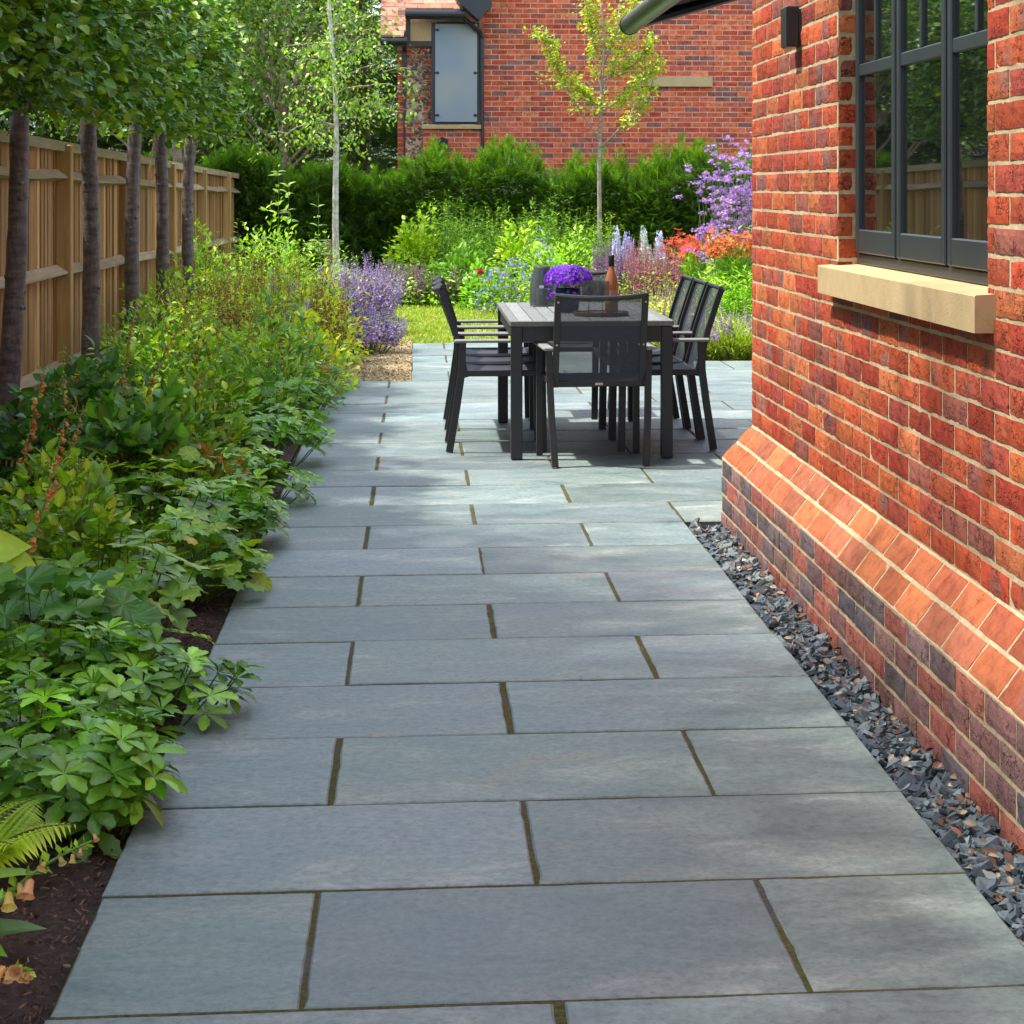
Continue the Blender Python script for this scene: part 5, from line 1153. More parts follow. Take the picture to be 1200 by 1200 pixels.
def bush(n=900, rx=.3, ry=.3, h=.5, L=.05, tpl='leaf', cols=(G_MD, G_LT), shell=.5, amt=.25, droop=.15, z0=0.03, lump=.18, mat='leaf', stems=10, flo=None, nf=0, fs=.02, fcols=None, ftop=.3, fmat='petal'):
    f = G(); s = G(); u = nrm(rng.standard_normal((n, 3)) * (1, 1, 1)); u[:, 2] = np.abs(u[:, 2]); sd = rng.uniform(0, 9)
    rr = rng.uniform(shell, 1, n) ** .7 * (1 + lump * np.sin(5 * u[:, 0] + sd) * np.cos(4 * u[:, 1] + sd) + lump * .5 * np.sin(9 * u[:, 2] + 7 * u[:, 0] + sd))
    P = u * rr[:, None] * (rx, ry, h) + (0, 0, z0); d = u + .8 * rdir(n) + (0, 0, .25 - droop); nn = .6 * rdir(n) + (0, -.1, 1)
    f.inst(T[tpl], P, d, nn, L * rng.uniform(.6, 1.2, n), pal(cols, n, amt))
    for i in range(stems): e = P[rng.integers(0, n)]; limb(s, (e[0] * .2, e[1] * .2, 0), e * .95, .004, .0015, .05, 5, 4, col=(0.12, 0.12, 0.05))
    out = {'foliage': (f, mat), 'stem': (s, 'stem')}
    if nf:
        gf = G(); v = nrm(rng.standard_normal((nf, 3))); v[:, 2] = np.abs(v[:, 2]) * (1 + ftop); v = nrm(v); Q = v * rng.uniform(.9, 1.1, (nf, 1)) * (rx, ry, h) + (0, 0, z0)
        gf.inst(T[flo or 'flo'], Q, np.cross(v, rdir(nf)), v + .4 * rdir(nf) + (0, -.4, .2), fs * rng.uniform(.7, 1.2, nf), pal(fcols, nf, .2)); out['flower'] = (gf, fmat)
    return out
def fern(n=12, L=.5, cols=((0.10, 0.17, 0.03), (0.16, 0.2, 0.035)), w=.32, arch=.6, amt=.15):
    f = G(); s = G()
    for i in range(n):
        a = 2 * PI * i / n + rng.normal(0, .2); l = L * rng.uniform(.75, 1.1); k = 22; t = np.linspace(0, 1, k); el = R(68) + rng.normal(0, .12)
        hx_ = l * t * math.cos(el) + l * arch * .55 * t ** 2; hz_ = l * t * math.sin(el) - l * arch * .75 * t ** 2.2
        pts = np.stack([hx_ * math.cos(a), hx_ * math.sin(a), hz_ + .01], 1); s.tube(pts, np.linspace(.003, .0008, k), (0.10, 0.10, 0.03), 3, cap=False)
        tn = nrm(np.gradient(pts, axis=0)); sd = nrm(np.cross(tn, [0, 0, 1.0])); up = np.cross(sd, tn); wl = l * w * np.sin(PI * (t * .9 + .08)) ** .8; c = pal(cols, 1, amt)[0]
        for sg in (-1, 1):
            f.inst(T['spray'] if False else T['thin'], pts[2:], (sd * sg + tn * .35 - up * .1)[2:], up[2:] + .1 * rdir(k - 2), (wl[2:] + .005), np.clip(c * (1 + .1 * rng.standard_normal((k - 2, 1))), .005, .9))
            m_ = 5                                            # pinnules along each pinna
            for q in range(1, m_):
                Pq = pts[2:] + nrm(sd * sg + tn * .35 - up * .1)[2:] * (wl[2:] * q / m_)[:, None]
                for s2 in (-1, 1): f.inst(T['small'], Pq, (tn * s2 + sd * sg * .4)[2:], up[2:], wl[2:] * .22 * (1.15 - q / m_), c)
    return {'foliage': (f, 'leaf'), 'stem': (s, 'stem')}
def spike_stem(g, gf, p0, p1, sag, tpl, fsz, nf, cols, scol=(0.12, 0.2, 0.05), t0=.35, r0=.004, gs_=None, side=None, dens_r=.0, seed=None, mi=0):
    p0 = np.array(p0, float); p1 = np.array(p1, float); t = np.linspace(0, 1, 10)[:, None]; pts = p0 + (p1 - p0) * t; bend = np.array(sag, float); pts = pts + bend * np.sin(PI * t); g.tube(pts, np.linspace(r0, r0 * .4, 10), scol, 5)
    tt = np.linspace(t0, .99, nf); P = np.stack([np.interp(tt, t[:, 0], pts[:, k]) for k in range(3)], 1); tn = nrm(np.gradient(P, axis=0)) if nf > 1 else np.array([[0, 0, 1.0]])
    rd = rdir(nf); 
    if side is not None: rd = rd * .5 + np.array(side)
    rd = nrm(rd - (rd * tn).sum(1, keepdims=True) * tn); sz = fsz * (1.15 - .75 * (tt - t0) / (1 - t0)) * rng.uniform(.8, 1.2, nf)
    if tpl == 'bell': gf.inst(T['bell'], P + rd * .004 + rng.normal(0, fsz * .12, P.shape), rd + (0, 0, -.75) + .45 * rdir(nf), tn, sz * rng.uniform(.55, 1.1, nf), pal(cols, nf, .2))
    elif tpl == 'blob': gf.inst(T['blob'], P + rd * (sz[:, None] * .55 + dens_r), tn + .3 * rd, rd, sz, pal(cols, nf, .25))
    else: gf.inst(T[tpl], P + rd * (sz[:, None] * .35 + dens_r), np.cross(rd, tn), rd, sz, pal(cols, nf, .25))
    return pts
def spikes(n=20, r=.3, h=.7, tpl='blob', fs=.02, nf=26, cols=((.3, .2, .5),), t0=.55, out=.35, leafn=300, leafL=.05, leafcols=(G_MD, G_LT), ltpl='leaf', lh=.5, dr=.004, scol=(0.12, 0.2, 0.06), r0=.0028, hv=.25, ex=1, ey=1):
    s = G(); gf = G(); f = G()
    for i in range(n):
        a = rng.uniform(0, 2 * PI); q = math.sqrt(rng.uniform(0, 1)) * r; b = np.array([q * math.cos(a) * .6 * ex, q * math.sin(a) * .6 * ey, 0]); H_ = h * rng.uniform(1 - hv, 1 + hv * .4) * (1 - .2 * q / r)
        e = np.array([q * math.cos(a) * ex * (1 + out), q * math.sin(a) * ey * (1 + out), H_]); spike_stem(s, gf, b, e, rng.normal(0, .02, 3), tpl, fs, nf, cols, scol, t0, r0, dens_r=dr)
    if leafn:
        P = np.stack([rng.normal(0, r * .55, leafn) * ex, rng.normal(0, r * .55, leafn) * ey, h * lh * rng.uniform(0, 1, leafn) ** .8], 1); f.inst(T[ltpl], P, rdir(leafn) + (0, 0, .5), rdir(leafn) * .6 + (0, 0, 1), leafL * rng.uniform(.6, 1.2, leafn), pal(leafcols, leafn, .25))
    if n <= 10:
        o = {'foliage': (f, 'leaf'), 'stem': (s, 'stem')}; per = len(gf.v) // n
        for i in range(n):
            q = G()
            for vv, ff, cc, mm in zip(gf.v[i * per:(i + 1) * per], gf.f[i * per:(i + 1) * per], gf.c[i * per:(i + 1) * per], gf.m[i * per:(i + 1) * per]): q.raw(vv, ff - ff.min(), cc)
            o['flower_spike' + '|' * i] = (q, 'petal')
        return o
    return {'foliage': (f, 'leaf'), 'stem': (s, 'stem'), 'flower_spike': (gf, 'petal')}
def grass(n=220, r=.12, h=.6, cols=(G_LT, G_MD), out=.5, w=.06, sp=0, scols=None, curl=None):
    f = G(); a = rng.uniform(0, 2 * PI, n); q = np.sqrt(rng.uniform(0, 1, n)) * r; P = np.stack([q * np.cos(a), q * np.sin(a), np.zeros(n)], 1)
    d = np.stack([np.cos(a) * out * rng.uniform(0, 1, n), np.sin(a) * out * rng.uniform(0, 1, n), np.ones(n)], 1) + .12 * rdir(n); nn = -np.stack([np.cos(a), np.sin(a), np.zeros(n)], 1) * -1 * -1 + (0, 0, .3)
    L = h * rng.uniform(.55, 1.1, n); f.inst(T['blade'], P, d, nn + .2 * rdir(n), L, pal(cols, n, .2), wscale=w * 3 * rng.uniform(.6, 1.1, n)); o = {'foliage': (f, 'leaf')}
    return o
def feathery(n=60, r=.3, h=1.1, cols=(G_LT, G_LM), leafL=.09, per=36, out=.35, tpl='thin', t0=.12, amt=.2):
    f = G(); s = G()
    for i in range(n):
        a = rng.uniform(0, 2 * PI); q = math.sqrt(rng.uniform(0, 1)) * r; hh = h * rng.uniform(.6, 1.08) * (1 - .25 * (q / r) ** 2); b = np.array([q * math.cos(a) * .4, q * math.sin(a) * .4, 0]); e = np.array([q * math.cos(a) * (1 + out), q * math.sin(a) * (1 + out), hh])
        t = np.linspace(0, 1, 6)[:, None]; pts = b + (e - b) * t + rng.normal(0, .02, 3) * np.sin(PI * t); s.tube(pts, np.linspace(.004, .0012, 6), (0.14, 0.22, 0.05), 3, cap=False)
        tt = rng.uniform(t0, 1, per); P = np.stack([np.interp(tt, t[:, 0], pts[:, k]) for k in range(3)], 1); an = rng.uniform(0, 2 * PI, per); d = np.stack([np.cos(an) * .8, np.sin(an) * .8, rng.uniform(.1, 1.1, per)], 1)
        f.inst(T[tpl], P, d, rdir(per) * .5 + (0, 0, 1), leafL * rng.uniform(.6, 1.1, per) * (1.1 - .5 * tt), pal(cols, 1, amt)[0] * (1 + .15 * rng.standard_normal((per, 1))).clip(.5, 1.5))
    return {'foliage': (f, 'leaf'), 'stem': (s, 'stem')}
def merge(a, b):
    for k, v in b.items():
        if k in a and a[k][1] == v[1]:
            ga, gb_ = a[k][0], v[0]
            for vv, ff, cc, mm in zip(gb_.v, gb_.f, gb_.c, gb_.m): ga.raw(vv, ff - ff.min() if False else ff - (ff.min() - 0) * 0 - 0, cc) if False else None
            off = ga.n
            ga.v += gb_.v; ga.c += gb_.c; ga.m += gb_.m; ga.f += [ff + off for ff in gb_.f]; ga.n += gb_.n
        else: a[k] = v
    return a
PACH = [(0.074, 0.180, 0.027), (0.101, 0.228, 0.032), (0.054, 0.138, 0.027), (0.135, 0.288, 0.041)]
GER = [(0.098, 0.228, 0.048), (0.140, 0.276, 0.040), (0.070, 0.180, 0.040), (0.196, 0.312, 0.040)]
MIX = [(0.098, 0.204, 0.024), (0.154, 0.276, 0.028), (0.070, 0.156, 0.032), (0.280, 0.360, 0.040), (0.112, 0.216, 0.056)]
def B(px, py, dz=0): return W(px, py, dz)
# --- foreground of the left bed, from the camera outwards
LB = 'plants of the left bed'
def pl_(name, label, cat, px, py, fn, **kw):
    x, y = B(px, py); x = min(x, XL - .62 * kw.get('r', kw.get('rx', .1)))
    return plant(name, label, cat, x, y, fn, **kw)
pl_('pachysandra_clump', 'whorled glossy green clump spilling over the paving edge, nearest the camera', 'ground cover plant', 108, 955, rosettes, n=30, r=.21, h=.25, L=.088, cols=PACH, ex=1.1)
pl_('pachysandra_clump', 'glossy whorled clump at the left photo edge above the fern', 'ground cover plant', 15, 935, rosettes, n=26, r=.24, h=.27, L=.085, cols=PACH)
pl_('pachysandra_clump', 'whorled green clump hanging over the slab edge, second from the camera', 'ground cover plant', 175, 835, rosettes, n=36, r=.25, h=.24, L=.085, cols=PACH, ex=1.15)
pl_('pachysandra_clump', 'dense green clump behind the fading foxglove at left', 'ground cover plant', 70, 850, rosettes, n=30, r=.26, h=.28, L=.085, cols=PACH)
pl_('mallow_plant', 'plant with large soft scalloped leaves at the left edge', 'plant', 60, 800, petiole, n=26, r=.27, h=.36, L=.17, tpl='lob5', cols=[(0.06, 0.16, 0.07), (0.09, 0.2, 0.08), (0.05, 0.14, 0.06)], dome=.4)
pl_('mallow_plant', 'smaller broad leaved plant beside the mulch patch', 'plant', 155, 780, petiole, n=22, r=.22, h=.28, L=.11, tpl='lob5', cols=GER, dome=.5)
pl_('geranium_clump', 'mounded geranium with rounded lobed leaves over the slab edge', 'plant', 285, 690, petiole, n=95, r=.27, h=.27, L=.095, tpl='lob', cols=GER, dome=.6)
pl_('geranium_clump', 'geranium mound left of the mulch gap, with yellowing leaves', 'plant', 200, 700, petiole, n=95, r=.30, h=.26, L=.085, tpl='lob', cols=GER + [(0.35, 0.3, 0.05)], dome=.5)
pl_('pachysandra_clump', 'small leafy tuft jutting over the slabs below the geranium', 'ground cover plant', 318, 672, rosettes, n=7, r=.08, h=.14, L=.10, cols=[(0.05, 0.13, 0.025), (0.07, 0.17, 0.03)], lean=.8)
pl_('bush_plant', 'low leafy plant with reddish stems between hosta and geranium', 'plant', 110, 745, rosettes, n=26, r=.3, h=.36, L=.085, tpl='oval', cols=MIX, k=6)
pl_('lady_mantle', 'lime green frothy flower head above leaves at left', 'plant', 88, 715, bush, n=520, rx=.26, ry=.3, h=.48, L=.06, tpl='wide', cols=MIX, nf=0)
x, y = B(88, 700)
g = G(); Pq = rng.normal(0, 1, (520, 3)) * (.045, .05, .018) + (0, 0, .475); g2 = G(); g.inst(T['blob'], Pq, rdir(520), rdir(520), .011, pal([(0.36, 0.48, 0.06), (0.28, 0.42, 0.05), (0.45, 0.52, 0.1)], 520, .2))
for e in Pq[::16]: g2.tube([(0, 0, 0), (e[0] * .3, e[1] * .3, .25), e], [.003, .002, .001], (0.2, 0.28, 0.06), 4)
t = thing('sedum_flower', 'flat lime green flower head on a stem beside the orange foxglove', 'flower', (x, y, -.03)); g.build('flower_head', M['petal'], t); g2.build('stem', M['stem'], t)
# hosta leaf
x, y = B(-20, 770)
t = thing('hosta', 'big bright lime ribbed leaf reaching in from the left edge', 'plant', (x, y, -.03)); g = G(); s = G()
tops = [((-.02, 0, .31), (1, -.25, -.25), (.1, -.75, .65), .24), ((-.1, .05, .30), (.4, -.7, .25), (0, -.6, .8), .24), ((-.05, -.03, .34), (.9, .1, .25), (.0, -.8, .6), .19)]
for p, d, nn, L in tops: g.inst(T['hosta'], [p], [d], [nn], L, [(0.30, 0.42, 0.05)]); s.tube([(0, 0, 0), (p[0] * .5, p[1] * .5, p[2] * .6), p], [.006, .005, .004], (0.25, 0.36, 0.08), 6)
g.build('leaf', M['hosta'] if 'hosta' in M else M['leaf'], t, smooth=True); s.build('stem', M['stem'], t)
# ferns
pl_('fern', 'bright yellow green fern at the left photo edge above bare mulch', 'fern', -40, 1025, fern, n=9, L=.26, cols=((0.28, 0.36, 0.05), (0.2, 0.3, 0.04)))
pl_('fern', 'bronze brown fern under the first two pleached stems', 'fern', 105, 600, fern, n=18, L=.62, cols=((0.13, 0.15, 0.03), (0.17, 0.15, 0.03), (0.10, 0.14, 0.03)), arch=.5)
pl_('fern', 'small green fern at the left edge behind the hosta leaf', 'fern', 15, 690, fern, n=12, L=.42, cols=((0.14, 0.27, 0.05), (0.10, 0.22, 0.04)))
pl_('fern', 'olive fern right of the bronze fern, before the third stem', 'fern', 185, 520, fern, n=16, L=.6, cols=((0.16, 0.22, 0.04), (0.2, 0.24, 0.05)), arch=.6)
pl_('fern', 'light green arching fern in the middle of the left bed', 'fern', 250, 505, fern, n=16, L=.62, cols=((0.2, 0.3, 0.05), (0.24, 0.3, 0.05)), arch=.6)
# foxgloves : px of foot, px of tip (row), depth from foot
FOXC = [(0.72, 0.28, 0.09), (0.78, 0.38, 0.13), (0.66, 0.22, 0.08), (0.85, 0.52, 0.2)]
def foxglove(label, pf, pt, sag=(0, 0, 0), nf=22, fs=.035, cols=FOXC, t0=.3, dy=0, leaves=10):
    x, y = B(*pf); xt = atY(pt[0], y + dy); zt_ = zAt(pt[1], xt, y + dy)
    t = thing('foxglove', label, 'foxglove', (x, y, -.03), group='foxgloves'); s = G(); gf = G(); f = G()
    pts = spike_stem(s, gf, (0, 0, 0), (xt - x, dy, zt_ + .03), sag, 'bell', fs * 1.3, nf, cols, (0.18, 0.27, 0.06), t0, .005, side=(.3, -.6, 0))
    k = 60; tt = rng.uniform(.06, .96, k); P = np.stack([np.interp(tt, np.linspace(0, 1, 10), pts[:, c]) for c in range(3)], 1); f.inst(T['small'], P, rdir(k) + (0, 0, .2), rdir(k), .022 * rng.uniform(.5, 1.3, k), pal([(0.2, 0.32, 0.06), (0.14, 0.24, 0.04)], k))
    k = leaves; a = rng.uniform(0, 2 * PI, k); f.inst(T['leaf'], np.stack([.02 * np.cos(a), .02 * np.sin(a), rng.uniform(.02, .15, k)], 1), np.stack([np.cos(a), np.sin(a), rng.uniform(.2, .8, k)], 1), np.tile([0, 0, 1.0], (k, 1)) + .3 * rdir(k), .16 * rng.uniform(.6, 1.1, k), pal(MIX, k))
    finish(t, {'stem': (s, 'stem'), 'flower_bell': (gf, 'petal'), 'foliage': (f, 'leaf')})
foxglove('orange foxglove spike leaning right from the left edge, above the hosta leaf', (-25, 760), (76, 490), (.03, 0, -.02), 22, .032)
foxglove('upright orange foxglove in front of the first pleached stem', (15, 640), (52, 435), (-.02, 0, 0), 26, .03)
foxglove('tall thin foxglove with green buds between the first two stems', (75, 600), (74, 402), (0, 0, 0), 26, .022, [(0.4, 0.42, 0.1), (0.7, 0.42, 0.16)])
foxglove('orange foxglove leaning over the bronze fern', (30, 640), (98, 475), (.02, 0, 0), 20, .028, [(0.7, 0.35, 0.14), (0.45, 0.3, 0.1)])
foxglove('fading foxglove spike at left with peach bells above the whorled clump', (8, 915), (48, 818), (0, 0, .01), 9, .036, [(0.85, 0.5, 0.16), (0.8, 0.36, 0.12), (0.88, 0.66, 0.25)], t0=.3)
foxglove('small foxglove with faded bells at the far left edge, mid bed', (-20, 880), (2, 855), (0, 0, 0), 6, .03, t0=.3)
FY = [(0.88, 0.68, 0.2), (0.85, 0.6, 0.2), (0.75, 0.4, 0.2), (0.82, 0.72, 0.3)]
foxglove('fallen foxglove stem with pale yellow bells hanging over the mulch corner', (-60, 1110), (108, 985), (0, 0, .035), 8, .030, FY, t0=.42, dy=.02, leaves=3)
foxglove('low foxglove tip with apricot bells at the bottom left corner', (-70, 1200), (38, 1140), (0, 0, .05), 10, .028, [(0.85, 0.5, 0.22), (0.8, 0.42, 0.16)], t0=.5, leaves=2)
foxglove('foxglove with orange seed bells before the second and third stems', (135, 560), (160, 352), (-.02, 0, 0), 28, .026, FOXC)
foxglove('foxglove leaning right with orange bells below the fourth stem', (150, 545), (232, 352), (-.05, 0, .04), 30, .026, [(0.75, 0.42, 0.12), (0.5, 0.4, 0.1)])
foxglove('bent foxglove with ochre bells in the middle of the bed', (180, 560), (255, 420), (-.04, 0, .03), 26, .024, [(0.7, 0.36, 0.12), (0.45, 0.4, 0.1)])
foxglove('pale green foxglove spike left of the middle ferns', (120, 540), (127, 372), (0, 0, 0), 24, .022, [(0.4, 0.42, 0.1), (0.72, 0.4, 0.16)])
# mid bed, nearer rows
mid = [
 (265, 640, 'rosettes', dict(n=34, r=.28, h=.26, L=.085, cols=PACH + [(0.14, 0.26, 0.04)]), 'fresh green leafy clump left of the slab edge, mid bed', 'leafy_plant'),
 (305, 590, 'rosettes', dict(n=40, r=.3, h=.26, L=.085, cols=[(0.11, 0.25, 0.035), (0.08, 0.2, 0.03), (0.15, 0.28, 0.04)]), 'bright leafy clump reaching over the paving, below the dark clump', 'leafy_plant'),
 (215, 610, 'petiole', dict(n=90, r=.33, h=.3, L=.085, cols=GER), 'blue green rounded leaf mound in mid bed', 'geranium_clump'),
 (160, 655, 'rosettes', dict(n=30, r=.32, h=.38, L=.085, tpl='oval', cols=MIX), 'taller mixed green leaves behind the sedum flower', 'leafy_plant'),
 (60, 665, 'bush', dict(n=700, rx=.34, ry=.3, h=.42, L=.07, tpl='leaf', cols=MIX), 'leafy bush at left below the orange foxgloves', 'bush_plant'),
 (155, 600, 'bush', dict(n=620, rx=.28, ry=.3, h=.5, L=.1, tpl='wide', cols=[(0.05, 0.13, 0.04), (0.07, 0.17, 0.05), (0.1, 0.22, 0.05)]), 'broad leaved bush right of the bronze fern', 'bush_plant'),
 (225, 560, 'bush', dict(n=720, rx=.34, ry=.34, h=.5, L=.07, tpl='leaf', cols=MIX), 'green bush beside the olive fern', 'bush_plant'),
 (290, 545, 'rosettes', dict(n=44, r=.36, h=.34, L=.08, tpl='leaf', cols=[(0.12, 0.26, 0.04), (0.16, 0.3, 0.045), (0.08, 0.2, 0.03)]), 'light green leafy clump behind the second mulch gap', 'leafy_plant'),
 (335, 510, 'petiole', dict(n=90, r=.34, h=.36, L=.09, cols=GER), 'lobed leaf mound left of the dark round clump', 'geranium_clump'),
 (358, 492, 'rosettes', dict(n=44, r=.28, h=.30, L=.07, cols=[(0.04, 0.12, 0.025), (0.06, 0.16, 0.03), (0.08, 0.2, 0.03)]), 'dark green rounded clump overhanging the slabs', 'leafy_plant'),
 (300, 500, 'bush', dict(n=800, rx=.4, ry=.4, h=.55, L=.06, tpl='leaf', cols=MIX), 'loose green bush in the middle bed', 'bush_plant'),
 (360, 465, 'bush', dict(n=700, rx=.3, ry=.4, h=.42, L=.065, tpl='oval', cols=[(0.12, 0.25, 0.035), (0.08, 0.19, 0.035), (0.3, 0.12, 0.05)]), 'leafy plant with a few red leaves by the gravel edge', 'bush_plant'),
 (200, 500, 'bush', dict(n=900, rx=.45, ry=.5, h=.65, L=.065, tpl='leaf', cols=MIX), 'bush between third stem and middle ferns', 'bush_plant'),
 (95, 545, 'bush', dict(n=800, rx=.4, ry=.4, h=.5, L=.085, tpl='wide', cols=[(0.04, 0.11, 0.05), (0.06, 0.15, 0.05)]), 'blue green foliage at the foot of the second stem', 'bush_plant'),
 (20, 600, 'bush', dict(n=700, rx=.35, ry=.35, h=.45, L=.085, tpl='wide', cols=[(0.04, 0.11, 0.05), (0.06, 0.15, 0.05)]), 'dark foliage at the foot of the first stem', 'bush_plant'),
 (330, 480, 'bush', dict(n=900, rx=.42, ry=.5, h=.7, L=.055, tpl='leaf', cols=[(0.05, 0.14, 0.07), (0.09, 0.2, 0.07), (0.13, 0.24, 0.05)]), 'blue green bush beside the gravel patch', 'bush_plant')]
FN = dict(rosettes=rosettes, petiole=petiole, bush=bush, feathery=feathery, spikes=spikes, grass=grass, fern=fern)
for px_, py_, fn, kw, lb, nm in mid: pl_(nm, lb, 'plant', px_, py_, FN[fn], **kw)
pl_('withered_plant', 'withered brown plant between the first two pleached stems', 'plant', 70, 560, bush, n=420, rx=.22, ry=.25, h=.42, L=.06, tpl='thin', cols=[(0.2, 0.13, 0.06), (0.28, 0.16, 0.07), (0.14, 0.13, 0.04)])
pl_('withered_plant', 'clump with brown and rust coloured leaves before the second mulch gap', 'plant', 250, 600, bush, n=260, rx=.16, ry=.18, h=.3, L=.06, tpl='leaf', cols=[(0.26, 0.12, 0.05), (0.2, 0.14, 0.05), (0.1, 0.16, 0.04)])
# sunlit lime mass of the mid bed: (px, Y, height ...)
def plY(name, label, cat, px, Y, fn, **kw): return plant(name, label, cat, atY(px, Y), Y, fn, **kw)
LIME = [(0.34, 0.40, 0.03), (0.26, 0.36, 0.03), (0.42, 0.42, 0.035), (0.18, 0.30, 0.03)]
YG = [(0.2, 0.34, 0.04), (0.15, 0.3, 0.04), (0.28, 0.4, 0.05)]
TOAD = [(0.55, 0.38, 0.07), (0.42, 0.20, 0.05), (0.34, 0.13, 0.05), (0.62, 0.5, 0.12)]
sunny = [
 (282, 13.8, 'spikes', dict(n=34, r=.34, h=.92, fs=.026, nf=26, cols=TOAD, t0=.5, leafn=420, leafL=.05, leafcols=LIME, lh=.6), 'cluster of rusty seed spikes in the bed centre'),
 (335, 15.8, 'spikes', dict(n=40, r=.34, h=.95, fs=.026, nf=28, cols=TOAD, t0=.5, leafn=420, leafL=.05, leafcols=LIME, lh=.6), 'rusty brown seed spikes rising from the lime mass, right of centre'),
 (378, 15.9, 'spikes', dict(n=30, r=.28, h=.8, fs=.026, nf=26, cols=TOAD, t0=.5, leafn=420, leafL=.05, leafcols=LIME, lh=.6), 'ochre seed spikes by the golden gravel corner'),
 (250, 15.8, 'spikes', dict(n=30, r=.34, h=1.0, fs=.026, nf=28, cols=TOAD, t0=.5, leafn=380, leafL=.05, leafcols=YG, lh=.6), 'brown seed spikes right of the fifth stem'),
 (310, 19.0, 'spikes', dict(n=30, r=.36, h=1.02, fs=.028, nf=28, cols=TOAD, t0=.5, leafn=420, leafL=.05, leafcols=LIME, lh=.6), 'tall rusty seed spikes at the back of the lime mass'),
 (235, 14.6, 'spikes', dict(n=26, r=.4, h=.85, fs=.02, nf=22, cols=TOAD, leafn=900, leafL=.06, leafcols=YG, lh=.75), 'yellow green plant with ochre spikes below the fifth stem'),
 (300, 15.2, 'spikes', dict(n=30, r=.42, h=.9, fs=.02, nf=24, cols=TOAD, leafn=1000, leafL=.06, leafcols=LIME, lh=.75), 'tall lime plant with rusty spikes in the sunny bed centre'),
 (355, 14.8, 'bush', dict(n=1000, rx=.38, ry=.45, h=.5, L=.06, tpl='oval', cols=LIME), 'lime leafed bush near the gravel edge'),
 (265, 17.2, 'spikes', dict(n=24, r=.4, h=.95, fs=.02, nf=22, cols=TOAD, leafn=900, leafL=.06, leafcols=LIME, lh=.8), 'lime plant with orange brown spikes behind the row end'),
 (330, 17.4, 'bush', dict(n=1200, rx=.45, ry=.5, h=.72, L=.06, tpl='oval', cols=LIME), 'large lime bush in full sun'),
 (380, 17.0, 'bush', dict(n=900, rx=.3, ry=.4, h=.68, L=.06, tpl='oval', cols=LIME + [(0.5, 0.4, 0.06)]), 'yellowing lime bush left of the lavender mound'),
 (240, 19.5, 'bush', dict(n=1200, rx=.5, ry=.5, h=.95, L=.06, tpl='leaf', cols=YG), 'green bush against the far fence bays'),
 (290, 20.0, 'feathery', dict(n=60, r=.4, h=1.1, cols=YG, per=30), 'feathery bright green plant before the fence end'),
 (345, 20.0, 'feathery', dict(n=60, r=.4, h=1.0, cols=YG, per=30), 'feathery green plant right of the fence end'),
 (310, 22.6, 'bush', dict(n=1300, rx=.55, ry=.5, h=1.08, L=.07, tpl='leaf', cols=YG + [(0.1, 0.22, 0.04)]), 'leafy green bush at the back of the left bed'),
 (360, 22.6, 'feathery', dict(n=60, r=.45, h=1.0, cols=YG, per=30), 'loose green plant left of the birch stake'),
 (392, 21.0, 'bush', dict(n=800, rx=.32, ry=.4, h=.62, L=.06, tpl='oval', cols=LIME), 'yellow green bush in front of the birch'),
 (225, 22.5, 'bush', dict(n=900, rx=.5, ry=.5, h=1.0, L=.06, tpl='leaf', cols=YG), 'green bush low against the fence'),
 (270, 12.9, 'spikes', dict(n=18, r=.36, h=.75, fs=.02, nf=22, cols=TOAD, leafn=800, leafL=.055, leafcols=YG, lh=.75), 'yellow spiked plant in front of the sunny mass'),
 (195, 16.6, 'bush', dict(n=1000, rx=.42, ry=.5, h=.75, L=.06, tpl='leaf', cols=YG), 'bright bush around the fourth stem'),
 (170, 14.0, 'bush', dict(n=900, rx=.42, ry=.5, h=.62, L=.06, tpl='leaf', cols=MIX), 'green bush at the foot of the third stem')]
for px_, Y_, fn, kw, lb in sunny: plY('border_plant', lb, 'plant', px_, Y_, FN[fn], **kw)
def leafy_stem(label, px, Y, ptop):
    x = atY(px, Y); zt_ = zAt(ptop, x, Y); t = thing('leafy_shoot', label, 'plant', (x, Y, -.03)); s = G(); f = G()
    pts = np.stack([.03 * np.sin(np.linspace(0, 2, 12)), np.zeros(12), np.linspace(0, zt_ + .03, 12)], 1); s.tube(pts, np.linspace(.008, .002, 12), (0.15, 0.2, 0.06), 5)
    for k, z in enumerate(np.sort(rng.uniform(.4, zt_, 17))):
        a = k * 1.57 + rng.normal(0, .4); 
        for s2 in (0, PI): f.inst(T['leaf'], [(0.02, 0, z)], [(math.cos(a + s2), math.sin(a + s2), rng.uniform(.1, .9))], [(rng.normal(0, .3), -.3, 1)], .15 * rng.uniform(.7, 1.1) * (1.15 - .5 * k / 17), pal([(0.12, 0.2, 0.08), (0.18, 0.26, 0.12)], 1))
    finish(t, {'stem': (s, 'stem'), 'foliage': (f, 'leaf')})
leafy_stem('tall leafy shoot before the dark hedge, beside the fence end', 323, 23.0, 196); leafy_stem('shorter leafy shoot before the hedge, halfway to the birch', 370, 22.5, 228); leafy_stem('second tall shoot behind the leafy one at the fence end', 335, 23.6, 212)
def phlox(label, px, Y, pz, cols, n=5, fs=.03): 
    x = atY(px, Y); h_ = zAt(pz, x, Y); plant('phlox', label, 'flower', x, Y, spikes, n=n, r=.12, h=h_ + .03, fs=fs, nf=26, tpl='flo', cols=cols, t0=.82, leafn=180, leafL=.06, leafcols=YG, lh=.8, dr=.012, out=.1)
WH = [(0.75, 0.75, 0.85), (0.6, 0.58, 0.8)]; LV = [(0.38, 0.28, 0.6), (0.5, 0.4, 0.68)]
